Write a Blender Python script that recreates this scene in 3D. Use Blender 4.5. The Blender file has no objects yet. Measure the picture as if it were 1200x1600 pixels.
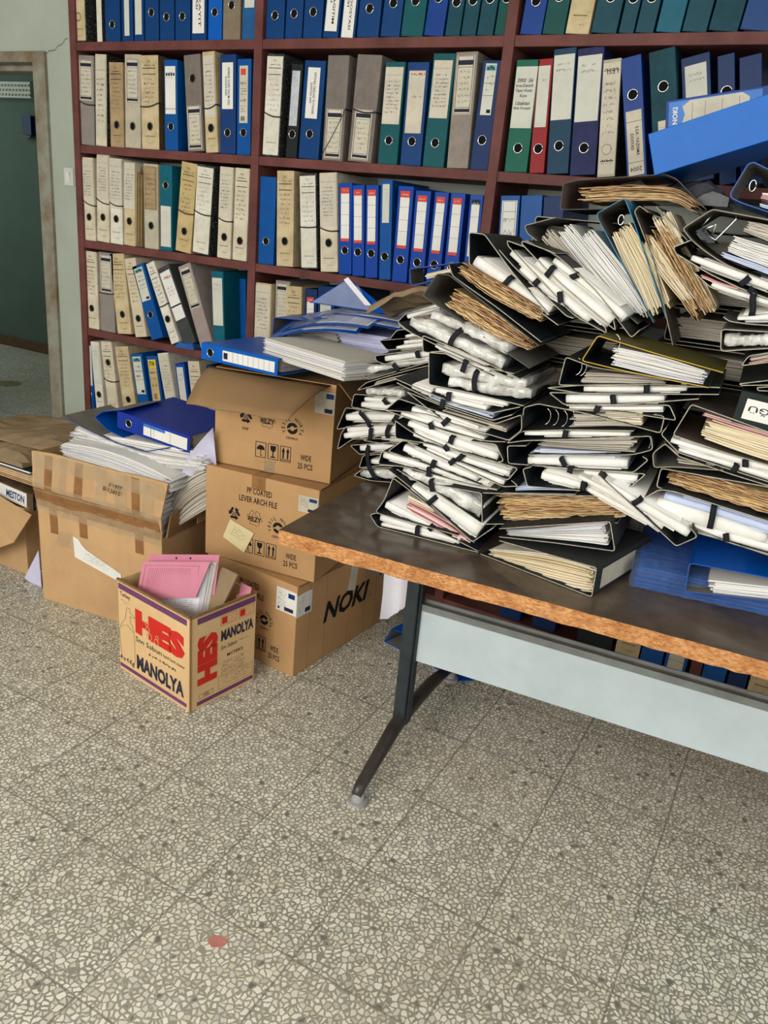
import bpy, math, random
from mathutils import Vector, Matrix
R = math.radians
scene = bpy.context.scene
COL = scene.collection

# ------------------------------------------------------------------ camera, light, exposure
CAM_Z = 1.4705
yaw, pitch, roll = -0.475514, 0.354132, 0.095639
fwd = Vector((math.sin(yaw)*math.cos(pitch), math.cos(yaw)*math.cos(pitch), -math.sin(pitch)))
rt0 = Vector((math.cos(yaw), -math.sin(yaw), 0)); up0 = rt0.cross(fwd)
rt = math.cos(roll)*rt0 + math.sin(roll)*up0; up = -math.sin(roll)*rt0 + math.cos(roll)*up0
cam = bpy.data.objects.new('camera', bpy.data.cameras.new('camera')); COL.objects.link(cam)
cam.matrix_world = Matrix(((rt.x, up.x, -fwd.x, 0), (rt.y, up.y, -fwd.y, 0), (rt.z, up.z, -fwd.z, CAM_Z), (0, 0, 0, 1)))
cam.data.sensor_fit = 'VERTICAL'; cam.data.sensor_height = 32.0; cam.data.lens = 24.8154
cam.data.clip_start = .05
scene.camera = cam
world = bpy.data.worlds.new('world'); scene.world = world; world.use_nodes = True
world.node_tree.nodes['Background'].inputs[0].default_value = (.88, .94, 1.0, 1)
world.node_tree.nodes['Background'].inputs[1].default_value = .36
def area(name, loc, target, sx, sy, power, col):
    l = bpy.data.lights.new(name, 'AREA'); l.shape = 'RECTANGLE'; l.size = sx; l.size_y = sy; l.energy = power; l.color = col
    o = bpy.data.objects.new(name, l); COL.objects.link(o); o.location = loc
    o.rotation_euler = (Vector(target)-Vector(loc)).to_track_quat('-Z', 'Y').to_euler(); return o
area('window_daylight', (-1.2, -2.6, 2.0), (-1.2, 2.0, .5), 3.6, 1.7, 136, (1, .965, .91))
area('side_window_daylight', (2.6, -.2, 2.1), (-.6, 1.9, .6), 1.8, 1.5, 22, (.9, .96, 1))
area('corridor_daylight', (-7.3, 3.9, 2.2), (-5.2, 4.0, .6), 1.0, 1.4, 9, (.85, 1, .93))
vs = scene.view_settings; vs.view_transform = 'Standard'; vs.look = 'None'; vs.gamma = 1; vs.exposure = 0.38; vs.use_curve_mapping = False

# ------------------------------------------------------------------ materials
def lin(c):
    return tuple((v/255/12.92 if v/255 <= .04045 else ((v/255+.055)/1.055)**2.4) for v in c)
MATS = {}
def mat(key, c, rough=.6, var=.12, scale=18, metal=0, bump=0, bscale=60, coat=0, c2=None, alpha=1, island=None, trans=0):
    m = bpy.data.materials.new(key); m.use_nodes = True; nt = m.node_tree; N = nt.nodes; L = nt.links
    b = N['Principled BSDF']; b.inputs['Roughness'].default_value = rough; b.inputs['Metallic'].default_value = metal
    b.inputs['Coat Weight'].default_value = coat; b.inputs['Specular IOR Level'].default_value = .2; b.inputs['Alpha'].default_value = alpha
    b.inputs['Transmission Weight'].default_value = trans
    c1 = lin(c); tc = N.new('ShaderNodeTexCoord')
    cc = lin(c2) if c2 else tuple(v*(1-var*2.2) for v in c1)
    mix = N.new('ShaderNodeMix'); mix.data_type = 'RGBA'
    mix.inputs[6].default_value = (*c1, 1); mix.inputs[7].default_value = (*cc, 1)
    no = N.new('ShaderNodeTexNoise'); no.inputs['Scale'].default_value = scale; no.inputs['Detail'].default_value = 6
    no.inputs['Roughness'].default_value = .65
    L.new(tc.outputs['Object'], no.inputs['Vector'])
    mr = N.new('ShaderNodeMapRange'); mr.inputs[1].default_value = .38; mr.inputs[2].default_value = .68
    L.new(no.outputs[0], mr.inputs[0]); L.new(mr.outputs[0], mix.inputs[0])
    out = mix.outputs[2]
    if island:
        g = N.new('ShaderNodeNewGeometry'); cr = N.new('ShaderNodeValToRGB'); e = cr.color_ramp
        e.elements[0].position = 0; e.elements[0].color = (*lin(island[0]), 1)
        e.elements[1].position = 1; e.elements[1].color = (*lin(island[-1]), 1)
        for i, ic in enumerate(island[1:-1]):
            el = e.elements.new((i+1)/(len(island)-1)); el.color = (*lin(ic), 1)
        L.new(g.outputs['Random Per Island'], cr.inputs[0])
        m2 = N.new('ShaderNodeMix'); m2.data_type = 'RGBA'; m2.blend_type = 'MULTIPLY'; m2.inputs[0].default_value = 1
        L.new(cr.outputs[0], m2.inputs[6]); L.new(out, m2.inputs[7]); out = m2.outputs[2]
    L.new(out, b.inputs['Base Color'])
    if bump:
        n2 = N.new('ShaderNodeTexNoise'); n2.inputs['Scale'].default_value = bscale; n2.inputs['Detail'].default_value = 4
        L.new(tc.outputs['Object'], n2.inputs['Vector'])
        bp = N.new('ShaderNodeBump'); bp.inputs['Strength'].default_value = bump; bp.inputs['Distance'].default_value = .01
        L.new(n2.outputs[0], bp.inputs['Height']); L.new(bp.outputs[0], b.inputs['Normal'])
    MATS[key] = m; return m
mat('blue', (6, 60, 116), .42, .1); mat('blue2', (6, 80, 152), .4, .1); mat('bright', (2, 90, 184), .38, .08)
mat('bluec', (34, 90, 144), .4, .15); mat('royal', (8, 58, 134), .42, .1); mat('cobalt', (10, 66, 158), .38, .06)
mat('navy', (16, 46, 94), .45, .12); mat('navy2', (20, 58, 114), .5, .15); mat('navyp', (42, 48, 92), .6, .2)
mat('teal', (8, 84, 90), .5, .12); mat('teal2', (12, 96, 114), .45, .12); mat('teald', (10, 68, 82), .5, .15)
mat('tealb', (6, 90, 110), .45, .1); mat('tealg', (20, 68, 80), .6, .22); mat('green', (8, 74, 70), .5, .12)
mat('green2', (18, 98, 78), .5, .12); mat('red', (150, 36, 38), .5, .12); mat('blueg', (16, 62, 90), .5, .18)
mat('black', (28, 36, 36), .5, .2); mat('char', (66, 68, 66), .7, .15)
mat('cream', (205, 188, 150), .8, .16, 12, c2=(168, 146, 106)); mat('creamw', (216, 206, 184), .8, .12, 10, c2=(176, 162, 132))
mat('whitew', (226, 222, 208), .8, .1, 10, c2=(190, 180, 156)); mat('creamg', (188, 180, 158), .75, .14, 12)
mat('cream2', (208, 194, 166), .8, .1, 10); mat('tan', (176, 150, 112), .8, .18, 14); mat('tan2', (200, 176, 124), .8, .16, 12)
mat('white', (222, 218, 204), .75, .08, 9, c2=(188, 180, 158)); mat('grey', (142, 134, 126), .75, .1); mat('greyb', (124, 114, 106), .75, .12)
mat('greyc', (146, 136, 126), .75, .14); mat('greyp', (158, 142, 136), .75, .1); mat('beige', (130, 116, 96), .6, .12)
mat('brownside', (98, 80, 58), .8, .25)
mat('chrome', (205, 205, 200), .22, .0, metal=1); mat('dull', (150, 140, 120), .4, .1, metal=.9)
mat('hole', (10, 11, 14), .9, 0); mat('inkblack', (26, 26, 30), .8, .1); mat('ink', (40, 42, 66), .8, .1)
mat('inkfaint', (128, 118, 108), .9, .2); mat('labelwhite', (228, 226, 218), .65, .05, 8); mat('labelold', (206, 198, 178), .75, .12, 10)
mat('labelblank', (206, 206, 192), .7, .08, 9); mat('redband', (212, 74, 56), .5, .05); mat('band', (34, 36, 52), .6, .05)
mat('bigblue', (0, 98, 186), .4, .05); mat('violetblue', (26, 52, 148), .42, .08); mat('flapkraft', (150, 118, 82), .85, .06, 6); mat('pinkscrap', (200, 130, 118), .7, .1); mat('greyplastic', (84, 86, 88), .3, .15, 20, bump=.5, bscale=20); mat('stickerpale', (150, 138, 96), .7, .2, 30); mat('lilacsheets', (228, 228, 244), .7, .03, island=[(255, 255, 255), (220, 222, 246), (244, 244, 255)]); mat('aqua', (120, 176, 176), .5, .06); mat('yellow', (222, 196, 60), .6, .08); mat('pocket', (196, 200, 204), .12, .15, 30, bump=.5, bscale=40)
mat('redtext', (196, 90, 84), .7, .1); mat('bluelabel', (60, 120, 196), .4, .08)
mat('strap', (28, 30, 34), .7, .1); mat('tie', (54, 46, 40), .8, .15)
mat('pages', (210, 196, 168), .85, .1, 40, island=[(235, 228, 210), (200, 184, 152), (150, 120, 84), (226, 214, 190)])
mat('paperblock', (205, 200, 186), .85, .1, 60)
mat('in_black', (34, 42, 48), .5, .25, 30); mat('out_black', (56, 57, 56), .65, .25, 160, c2=(36, 37, 38)); mat('edge', (182, 175, 154), .7, .2, 60)
mat('edgedark', (86, 86, 82), .6, .2, 60)
mat('in_grey', (118, 114, 106), .65, .12, 14); mat('out_grey', (104, 103, 98), .65, .14, 14); mat('edgegrey', (158, 150, 130), .7, .15)
mat('in_brown', (104, 92, 82), .7, .15); mat('out_brown', (84, 76, 70), .7, .15); mat('edgeyellow', (196, 160, 40), .5, .1)
mat('out_olive', (86, 80, 36), .6, .15); mat('edgeblue', (40, 88, 180), .4, .05); mat('edgeteal', (20, 120, 156), .4, .06)
mat('in_mauve', (138, 116, 104), .7, .12); mat('edgetan', (120, 102, 82), .7, .15); mat('clearblue', (60, 110, 190), .15, .1, alpha=.75)
mat('roll', (232, 230, 224), .5, .05, 9, c2=(218, 213, 200), coat=.1)
mat('rollblue', (222, 226, 238), .55, .06, 12, island=[(255, 255, 255), (216, 226, 246), (250, 250, 250)])
mat('plastic', (222, 220, 212), .16, .1, 26, c2=(160, 158, 150), bump=.9, bscale=34, coat=.8)
mat('sheets', (238, 236, 232), .8, .02, island=[(255, 255, 255), (236, 234, 230), (226, 228, 240), (255, 254, 250), (214, 210, 200)])
mat('sheetsgrey', (214, 208, 196), .8, .03, island=[(255, 255, 255), (208, 202, 190), (236, 230, 222), (176, 170, 160)])
mat('sheetscream', (240, 232, 212), .8, .03, island=[(255, 255, 255), (240, 228, 200), (250, 246, 236), (224, 206, 168)])
mat('sheetspink', (240, 226, 220), .8, .03, island=[(255, 255, 255), (214, 140, 146), (246, 238, 226), (226, 160, 160), (255, 250, 244)])
mat('old', (250, 240, 220), .9, .10, 40, island=[(238, 216, 172), (212, 182, 136), (250, 238, 210), (170, 130, 98), (228, 202, 158), (200, 166, 146), (246, 230, 194)])
mat('shelfwood', (112, 66, 60), .55, .16, 6, c2=(82, 46, 42)); mat('carton', (188, 148, 102), .8, .07, 5, bump=.08, bscale=26)
mat('cartoninside', (162, 126, 84), .85, .08, 6); mat('cartondark', (150, 118, 78), .85, .1, 6); mat('cartonedge', (146, 112, 72), .9, .15, 90)
mat('heskraft', (220, 184, 134), .75, .06, 5); mat('cartonold', (198, 160, 116), .8, .08, 5, bump=.06, bscale=20)
mat('tape', (150, 104, 60), .18, .14, 20, bump=.5, bscale=30, coat=.6); mat('clearfilm', (212, 188, 150), .12, .12, 20, alpha=.38, bump=.5, bscale=40)
mat('wrap', (150, 180, 230), .1, .1, 20, alpha=.16, bump=.8, bscale=50)
mat('purple', (112, 66, 106), .7, .06); mat('hesred', (204, 44, 34), .65, .04); mat('hesblue', (44, 46, 62), .7, .06)
mat('pink', (206, 132, 152), .75, .04); mat('pinkline', (158, 84, 106), .8, .05); mat('kraft', (150, 128, 98), .85, .12, 10, bump=.15, bscale=18)
mat('paper', (232, 231, 238), .75, .03, 8); mat('lilac', (206, 202, 226), .7, .05, 6); mat('notepaper', (222, 206, 158), .8, .05)
mat('bluefolder', (4, 82, 174), .3, .07); mat('bluepack', (22, 64, 132), .25, .1)
mat('film', (190, 200, 222), .12, .08, 20, alpha=.3, bump=.5, bscale=30)
mat('steel', (50, 58, 60), .45, .15, 30); mat('worn', (86, 82, 76), .35, .18, 14, metal=.4); mat('panel', (188, 200, 202), .5, .05, 8, c2=(178, 190, 192))
mat('channel', (122, 126, 122), .5, .12); mat('glide', (178, 178, 174), .35, .15, metal=.3)
mat('wall', (180, 187, 174), .85, .05, 2.2, c2=(168, 175, 160), bump=.05, bscale=14); mat('ceilingpaint', (205, 205, 196), .9, .03, 3)
mat('greenwall', (98, 116, 104), .85, .06, 3); mat('doorframe', (150, 150, 136), .6, .18, 9, c2=(124, 104, 78)); mat('brownbase', (110, 84, 58), .7, .1)
mat('plasticwhite', (208, 214, 204), .4, .04); mat('crackline', (92, 90, 76), .9, .1); mat('terra', (176, 170, 152), .6, .1)

def node_marble():
    m = mat('marble', (30, 32, 32), .6, .1); nt = m.node_tree; N = nt.nodes; L = nt.links
    tc = N.new('ShaderNodeTexCoord'); v = N.new('ShaderNodeTexVoronoi'); v.inputs['Scale'].default_value = 420
    L.new(tc.outputs['Object'], v.inputs['Vector'])
    cr = N.new('ShaderNodeValToRGB'); cr.color_ramp.elements[0].color = (.012, .014, .014, 1); cr.color_ramp.elements[1].color = (.16, .155, .13, 1)
    cr.color_ramp.elements[0].position = .66; cr.color_ramp.elements[1].position = .85
    L.new(v.outputs['Color'], cr.inputs[0]); L.new(cr.outputs[0], N['Principled BSDF'].inputs['Base Color'])
node_marble()
def node_floor():
    m = bpy.data.materials.new('terrazzo'); m.use_nodes = True; nt = m.node_tree; N = nt.nodes; L = nt.links; b = N['Principled BSDF']
    tc = N.new('ShaderNodeTexCoord'); mp = N.new('ShaderNodeMapping'); L.new(tc.outputs['Object'], mp.inputs[0])
    mp.inputs['Location'].default_value = (1.2552, -1.3495, 0)
    sp = N.new('ShaderNodeSeparateXYZ'); L.new(mp.outputs[0], sp.inputs[0])
    def M(op, a, bb=None, c=None):
        n = N.new('ShaderNodeMath'); n.operation = op
        for i, x in enumerate((a, bb, c)):
            if x is None: continue
            if isinstance(x, (int, float)): n.inputs[i].default_value = x
            else: L.new(x, n.inputs[i])
        return n.outputs[0]
    T = .3
    def joint(o):
        f = M('FRACT', M('DIVIDE', o, T)); d = M('MINIMUM', f, M('SUBTRACT', 1, f)); return M('MULTIPLY', d, T), M('FLOOR', M('DIVIDE', o, T))
    # slight waviness of the joints
    nz = N.new('ShaderNodeTexNoise'); nz.inputs['Scale'].default_value = 22; L.new(mp.outputs[0], nz.inputs['Vector'])
    wob = M('MULTIPLY', M('SUBTRACT', nz.outputs[0], .5), .004)
    dx, ix = joint(M('ADD', sp.outputs[0], wob)); dy, iy = joint(M('ADD', sp.outputs[1], wob))
    dj = M('MINIMUM', dx, dy)
    ci = N.new('ShaderNodeCombineXYZ'); L.new(ix, ci.inputs[0]); L.new(iy, ci.inputs[1])
    wn = N.new('ShaderNodeTexWhiteNoise'); L.new(ci.outputs[0], wn.inputs['Vector'])
    # chips shift from tile to tile
    off = N.new('ShaderNodeVectorMath'); off.operation = 'MULTIPLY_ADD'; off.inputs[1].default_value = (3, 3, 3)
    L.new(wn.outputs['Color'], off.inputs[0]); L.new(mp.outputs[0], off.inputs[2])
    flat = N.new('ShaderNodeVectorMath'); flat.operation = 'MULTIPLY'; flat.inputs[1].default_value = (1, 1, 0); L.new(off.outputs[0], flat.inputs[0])
    nd = N.new('ShaderNodeTexNoise'); nd.inputs['Scale'].default_value = 60; nd.inputs['Detail'].default_value = 2; L.new(flat.outputs[0], nd.inputs['Vector'])
    dis = N.new('ShaderNodeVectorMath'); dis.operation = 'MULTIPLY_ADD'; dis.inputs[1].default_value = (.012, .012, 0); L.new(nd.outputs['Color'], dis.inputs[0]); L.new(flat.outputs[0], dis.inputs[2])
    def vor(scale, feat):
        v = N.new('ShaderNodeTexVoronoi'); v.voronoi_dimensions = '2D'; v.feature = feat; v.inputs['Scale'].default_value = scale
        L.new(dis.outputs[0], v.inputs['Vector']); return v
    ve = vor(78, 'DISTANCE_TO_EDGE'); vc = vor(78, 'F1')
    sc = N.new('ShaderNodeSeparateColor'); L.new(vc.outputs['Color'], sc.inputs[0])
    thr = M('MULTIPLY_ADD', M('POWER', sc.outputs[0], 1.2), .17, .075)
    stone = N.new('ShaderNodeMapRange'); L.new(ve.outputs['Distance'], stone.inputs[0]); L.new(thr, stone.inputs[1]); L.new(M('ADD', thr, .035), stone.inputs[2])
    present = M('GREATER_THAN', sc.outputs[1], .012)
    # small fillers in the matrix
    ve2 = vor(190, 'DISTANCE_TO_EDGE'); vc2 = vor(190, 'F1'); s2 = N.new('ShaderNodeSeparateColor'); L.new(vc2.outputs['Color'], s2.inputs[0])
    st2 = M('MULTIPLY', M('GREATER_THAN', ve2.outputs['Distance'], .16), M('GREATER_THAN', s2.outputs[0], .62))
    ramp = N.new('ShaderNodeValToRGB'); e = ramp.color_ramp; e.interpolation = 'CONSTANT'
    cols = [(0, (236, 230, 212)), (.3, (226, 220, 202)), (.5, (240, 236, 222)), (.68, (214, 206, 186)), (.8, (214, 211, 202)), (.9, (198, 194, 182)), (.985, (110, 110, 106))]
    e.elements[0].color = (*lin(cols[0][1]), 1); e.elements[1].position = cols[1][0]; e.elements[1].color = (*lin(cols[1][1]), 1)
    for p, c in cols[2:]:
        el = e.elements.new(p); el.color = (*lin(c), 1)
    L.new(sc.outputs[2], ramp.inputs[0])
    tint = N.new('ShaderNodeValToRGB'); tint.color_ramp.elements[0].color = (*lin((138, 138, 124)), 1); tint.color_ramp.elements[1].color = (*lin((158, 154, 138)), 1)
    L.new(wn.outputs['Value'], tint.inputs[0])
    def mix(f, a, c):
        n = N.new('ShaderNodeMix'); n.data_type = 'RGBA'; L.new(f, n.inputs[0])
        for k, x in ((6, a), (7, c)):
            if isinstance(x, tuple): n.inputs[k].default_value = (*x, 1)
            else: L.new(x, n.inputs[k])
        return n.outputs[2]
    c = mix(st2, tint.outputs[0], lin((182, 176, 156)))
    c = mix(M('MULTIPLY', stone.outputs[0], present), c, ramp.outputs[0])
    jn = N.new('ShaderNodeMapRange'); L.new(dj, jn.inputs[0]); jn.inputs[1].default_value = .0014; jn.inputs[2].default_value = .0034; jn.inputs[3].default_value = .65; jn.inputs[4].default_value = 0
    c = mix(jn.outputs[0], c, lin((100, 96, 82)))
    dirt = N.new('ShaderNodeTexNoise'); dirt.inputs['Scale'].default_value = 1.6; dirt.inputs['Detail'].default_value = 5; L.new(mp.outputs[0], dirt.inputs['Vector'])
    dr = N.new('ShaderNodeMapRange'); L.new(dirt.outputs[0], dr.inputs[0]); dr.inputs[1].default_value = .4; dr.inputs[2].default_value = .7; dr.inputs[3].default_value = 0; dr.inputs[4].default_value = .22
    c = mix(dr.outputs[0], c, lin((150, 136, 108)))
    L.new(c, b.inputs['Base Color']); b.inputs['Roughness'].default_value = .42; b.inputs['Specular IOR Level'].default_value = .35
    MATS['terrazzo'] = m
node_floor()
def node_chip():
    m = mat('chipboard', (222, 178, 130), .85, .1, 20, c2=(186, 134, 86), bump=.6, bscale=120); nt = m.node_tree; N = nt.nodes; L = nt.links
    b = N['Principled BSDF']; src = b.inputs['Base Color'].links[0].from_socket
    tc = N.new('ShaderNodeTexCoord'); mp = N.new('ShaderNodeMapping'); mp.inputs['Scale'].default_value = (1, 1, 2.2); L.new(tc.outputs['Object'], mp.inputs[0])
    v = N.new('ShaderNodeTexVoronoi'); v.inputs['Scale'].default_value = 130; L.new(mp.outputs[0], v.inputs['Vector'])
    cr = N.new('ShaderNodeValToRGB'); cr.color_ramp.elements[0].color = (*lin((190, 136, 92)), 1); cr.color_ramp.elements[1].color = (*lin((255, 244, 220)), 1)
    L.new(v.outputs['Color'], cr.inputs[0])
    mx = N.new('ShaderNodeMix'); mx.data_type = 'RGBA'; mx.blend_type = 'MULTIPLY'; mx.inputs[0].default_value = .85
    L.new(src, mx.inputs[6]); L.new(cr.outputs[0], mx.inputs[7])
    n3 = N.new('ShaderNodeTexNoise'); n3.inputs['Scale'].default_value = 5; n3.inputs['Detail'].default_value = 3; L.new(mp.outputs[0], n3.inputs['Vector'])
    mr = N.new('ShaderNodeMapRange'); mr.inputs[1].default_value = .66; mr.inputs[2].default_value = .70; L.new(n3.outputs[0], mr.inputs[0])
    m2 = N.new('ShaderNodeMix'); m2.data_type = 'RGBA'; L.new(mr.outputs[0], m2.inputs[0]); L.new(mx.outputs[2], m2.inputs[6]); m2.inputs[7].default_value = (*lin((184, 96, 56)), 1)
    L.new(m2.outputs[2], b.inputs['Base Color'])
node_chip()
mat('tabletop', (104, 90, 76), .26, .2, 7, c2=(70, 58, 50), bump=.05, bscale=30, coat=.15)
def node_corr():  # corrugated ridges showing through brown board
    m = MATS['cartoninside']; N = m.node_tree.nodes; L = m.node_tree.links
node_corr()

# ------------------------------------------------------------------ mesh helpers
class MB:
    def __init__(s): s.v = []; s.f = []; s.m = []
    def add(s, vs, fs, mi=0):
        n = len(s.v); s.v += [tuple(p) for p in vs]; s.f += [tuple(i+n for i in f) for f in fs]; s.m += [mi]*len(fs)
    def box(s, a, b, mi=0):
        x0, y0, z0 = a; x1, y1, z1 = b
        s.add([(x0,y0,z0),(x1,y0,z0),(x1,y1,z0),(x0,y1,z0),(x0,y0,z1),(x1,y0,z1),(x1,y1,z1),(x0,y1,z1)],
              [(0,3,2,1),(4,5,6,7),(0,1,5,4),(1,2,6,5),(2,3,7,6),(3,0,4,7)], mi)
    def hexa(s, p, mi=0):       # 8 corners: bottom ring then top ring
        s.add(p, [(0,3,2,1),(4,5,6,7),(0,1,5,4),(1,2,6,5),(2,3,7,6),(3,0,4,7)], mi)
    def plate(s, pts, n, t, mi=0):     # polygon with thickness t along n
        n = Vector(n).normalized()*t; k = len(pts); P = [Vector(p) for p in pts]; Q = [p+n for p in P]
        s.add(P+Q, [tuple(range(k))[::-1], tuple(range(k, 2*k))]+[(i, (i+1) % k, k+(i+1) % k, k+i) for i in range(k)], mi)
    def tube(s, pts, r, mi=0, seg=8):
        P = [Vector(p) for p in pts]; rings = []
        for i, p in enumerate(P):
            d = (P[min(i+1, len(P)-1)]-P[max(i-1, 0)]).normalized()
            a = d.orthogonal().normalized() if i == 0 else (a - d*a.dot(d)).normalized()
            b = d.cross(a); rr = r[i] if isinstance(r, (list, tuple)) else r
            rings.append([p+(a*math.cos(t*2*math.pi/seg)+b*math.sin(t*2*math.pi/seg))*rr for t in range(seg)])
        vs = [q for rg in rings for q in rg]; fs = []
        for i in range(len(P)-1):
            for t in range(seg): fs.append((i*seg+t, i*seg+(t+1) % seg, (i+1)*seg+(t+1) % seg, (i+1)*seg+t))
        fs.append(tuple(range(seg))[::-1]); fs.append(tuple((len(P)-1)*seg+t for t in range(seg)))
        s.add(vs, fs, mi)
    def xform(s, M): s.v = [tuple(M @ Vector(p)) for p in s.v]; return s
    def mesh(s, name, mats, smooth=False):
        me = bpy.data.meshes.new(name); me.from_pydata(s.v, [], s.f)
        for m in (mats if isinstance(mats, (list, tuple)) else [mats]): me.materials.append(MATS[m])
        me.polygons.foreach_set('material_index', s.m)
        if smooth: me.polygons.foreach_set('use_smooth', [True]*len(s.f))
        me.update(); return me
    def obj(s, name, mats, parent=None, smooth=False, bevel=0):
        o = bpy.data.objects.new(name, s.mesh(name, mats, smooth)); COL.objects.link(o)
        if parent: o.parent = parent
        if bevel:
            md = o.modifiers.new('bevel', 'BEVEL'); md.width = bevel; md.segments = 2; md.limit_method = 'ANGLE'
        return o
def tag(o, label, cat, group=None):
    o['label'] = label; o['category'] = cat
    if group: o['group'] = group
    return o
def struct(o): o['kind'] = 'structure'; return o
def empty(name, loc=(0, 0, 0), rz=0):
    o = bpy.data.objects.new(name, None); COL.objects.link(o); o.location = loc; o.rotation_euler = (0, 0, rz); o.empty_display_size = .05; return o
def linkpart(name, me, parent):
    o = bpy.data.objects.new(name, me); COL.objects.link(o); o.parent = parent; return o
_tc = {}
def text_geo(st, bold=0.0, shear=0.0):
    k = (st, bold, shear)
    if k not in _tc:
        cu = bpy.data.curves.new('t', 'FONT'); cu.body = st; cu.offset = bold; cu.shear = shear; cu.resolution_u = 2; cu.size = 1
        o = bpy.data.objects.new('t', cu); COL.objects.link(o)
        dg = bpy.context.evaluated_depsgraph_get(); me = o.evaluated_get(dg).to_mesh()
        vs = [(v.co.x, v.co.y) for v in me.vertices]; fs = [tuple(p.vertices) for p in me.polygons]
        bpy.data.objects.remove(o); bpy.data.curves.remove(cu)
        if not vs: vs = [(0, 0), (.01, 0), (0, .01)]; fs = [(0, 1, 2)]
        xs = [v[0] for v in vs]; ys = [v[1] for v in vs]
        _tc[k] = (vs, fs, min(xs), max(xs), min(ys), max(ys))
    return _tc[k]
def put_text(mb, st, x0, x1, z0, z1, y=0, rot=0, bold=.0, shear=0, keep=True, mi=0):
    """text fitted in the rectangle of the local XZ plane, read from -Y; rot 0, 90 (reads upward), -90 (reads downward), 180"""
    vs, fs, a0, a1, b0, b1 = text_geo(st, bold, shear)
    W, H = x1-x0, z1-z0
    if rot in (90, -90): W, H = H, W
    sx = W/max(a1-a0, 1e-4); sy = H/max(b1-b0, 1e-4)
    if keep: sx = sy = min(sx, sy)
    cx, cz = (x0+x1)/2, (z0+z1)/2; am, bm = (a0+a1)/2, (b0+b1)/2; c, s_ = math.cos(R(rot)), math.sin(R(rot))
    out = []
    for u, v in vs:
        p, q = (u-am)*sx, (v-bm)*sy; out.append((cx+c*p-s_*q, y, cz+s_*p+c*q))
    mb.add(out, fs, mi)
def scribble(mb, x0, x1, z0, z1, rows, rng, y=0, th=.0005, mi=0, fill=.8):
    dz = (z1-z0)/rows
    for r_ in range(rows):
        z = z1-(r_+.5)*dz; x = x0+rng.random()*.1*(x1-x0); xe = x0+(x1-x0)*(fill+rng.random()*(1-fill))
        amp = dz*.26; px, pz = x, z
        while x < xe:
            if rng.random() < .16: x += .004; px, pz = x, z; continue
            nx = x+rng.uniform(.0006, .0022); nz = z+rng.uniform(-amp, amp)
            d = Vector((nx-px, nz-pz)); n = Vector((-d.y, d.x)).normalized()*th
            mb.add([(px-n.x, y, pz-n.y), (nx-n.x, y, nz-n.y), (nx+n.x, y, nz+n.y), (px+n.x, y, pz+n.y)], [(0, 1, 2, 3)], mi)
            px, pz = nx, nz; x = nx
def face_matrix(origin, right, upv=(0, 0, 1)):
    r_ = Vector(right).normalized(); u_ = Vector(upv).normalized(); y_ = u_.cross(r_)   # local: x right, y inward, z up
    M = Matrix.Identity(4)
    for i in range(3): M[i][0], M[i][1], M[i][2], M[i][3] = r_[i], y_[i], u_[i], origin[i]
    return M

# ------------------------------------------------------------------ room
YS = 2.486; YW = 2.79
mb = MB(); mb.box((-8, -3.2, -.05), (2.5, 6, 0)); struct(mb.obj('floor', 'terrazzo'))
mb = MB()
mb.box((-3.42, YW, 0), (2.5, YW+.14, 2.95)); mb.box((-8, YW, 2.025), (-3.42, YW+.14, 2.95)); mb.box((-8, YW, 0), (-4.5, YW+.14, 2.025))
w = struct(mb.obj('wall_back', 'wall'))
mb = MB(); ck = [(-3.403, 2.0), (-3.36, 2.021), (-3.346, 2.032), (-3.304, 2.035), (-3.285, 2.052), (-3.261, 2.056), (-3.235, 2.078), (-3.219, 2.08)]
for (xa, za), (xb, zb) in zip(ck, ck[1:]): mb.add([(xa, YW-.001, za-.002), (xb, YW-.001, zb-.001), (xb, YW-.001, zb+.002), (xa, YW-.001, za+.001)], [(0, 1, 2, 3)])
mb.obj('plaster_crack', 'crackline', w)
mb = MB(); mb.box((-8, -3.2, 2.95), (2.5, 6, 3.0)); struct(mb.obj('ceiling', 'ceilingpaint'))
mb = MB(); mb.box((-8, 5.03, 0), (-3.3, 5.1, 2.95)); struct(mb.obj('wall_corridor', 'greenwall'))
mb = MB(); mb.box((-8, 5.01, 0), (-3.3, 5.03, .09)); struct(mb.obj('baseboard_corridor', 'brownbase'))
mb = MB(); mb.box((-3.3, YW+.14, 0), (-3.2, 5.1, 2.95)); struct(mb.obj('wall_corridor_end', 'greenwall'))
d = empty('door_1', (-3.42, YW, 0)); struct(d); d['label'] = 'pale chipped door frame of the open doorway at the left edge'
mb = MB(); mb.box((-.02, -.018, 0), (.05-.02+.03, .15, 2.03)); mb.box((-.045, .05, 0), (-.02, .15, 2.0)); mb.obj('door_jamb', 'doorframe', d, bevel=.004)
mb = MB(); mb.box((-1.1, -.018, 1.985), (-.02, .15, 2.03)); mb.box((-1.1, .05, 1.96), (-.045, .15, 1.985)); mb.obj('door_lintel', 'doorframe', d, bevel=.004)
mb = MB(); mb.box((-1.12, -.018, 0), (-1.06, .15, 2.03)); mb.obj('door_jamb', 'doorframe', d, bevel=.004)
# light switch
s_ = empty('light_switch', (-3.246, YW, 1.475)); tag(s_, 'white wall light switch between the doorway and the shelving', 'switch')
mb = MB(); mb.box((-.03, -.008, 0), (.03, 0, .078)); mb.obj('switch_plate', 'plasticwhite', s_, bevel=.002)
mb = MB(); mb.add([(-.013,-.008,.018),(.013,-.008,.018),(.013,-.008,.06),(-.013,-.008,.06),(-.013,-.011,.018),(.013,-.011,.018),(.013,-.016,.06),(-.013,-.016,.06)],
    [(4,5,6,7),(0,1,5,4),(1,2,6,5),(2,3,7,6),(3,0,4,7)]); mb.obj('rocker', 'labelwhite', s_)
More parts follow.
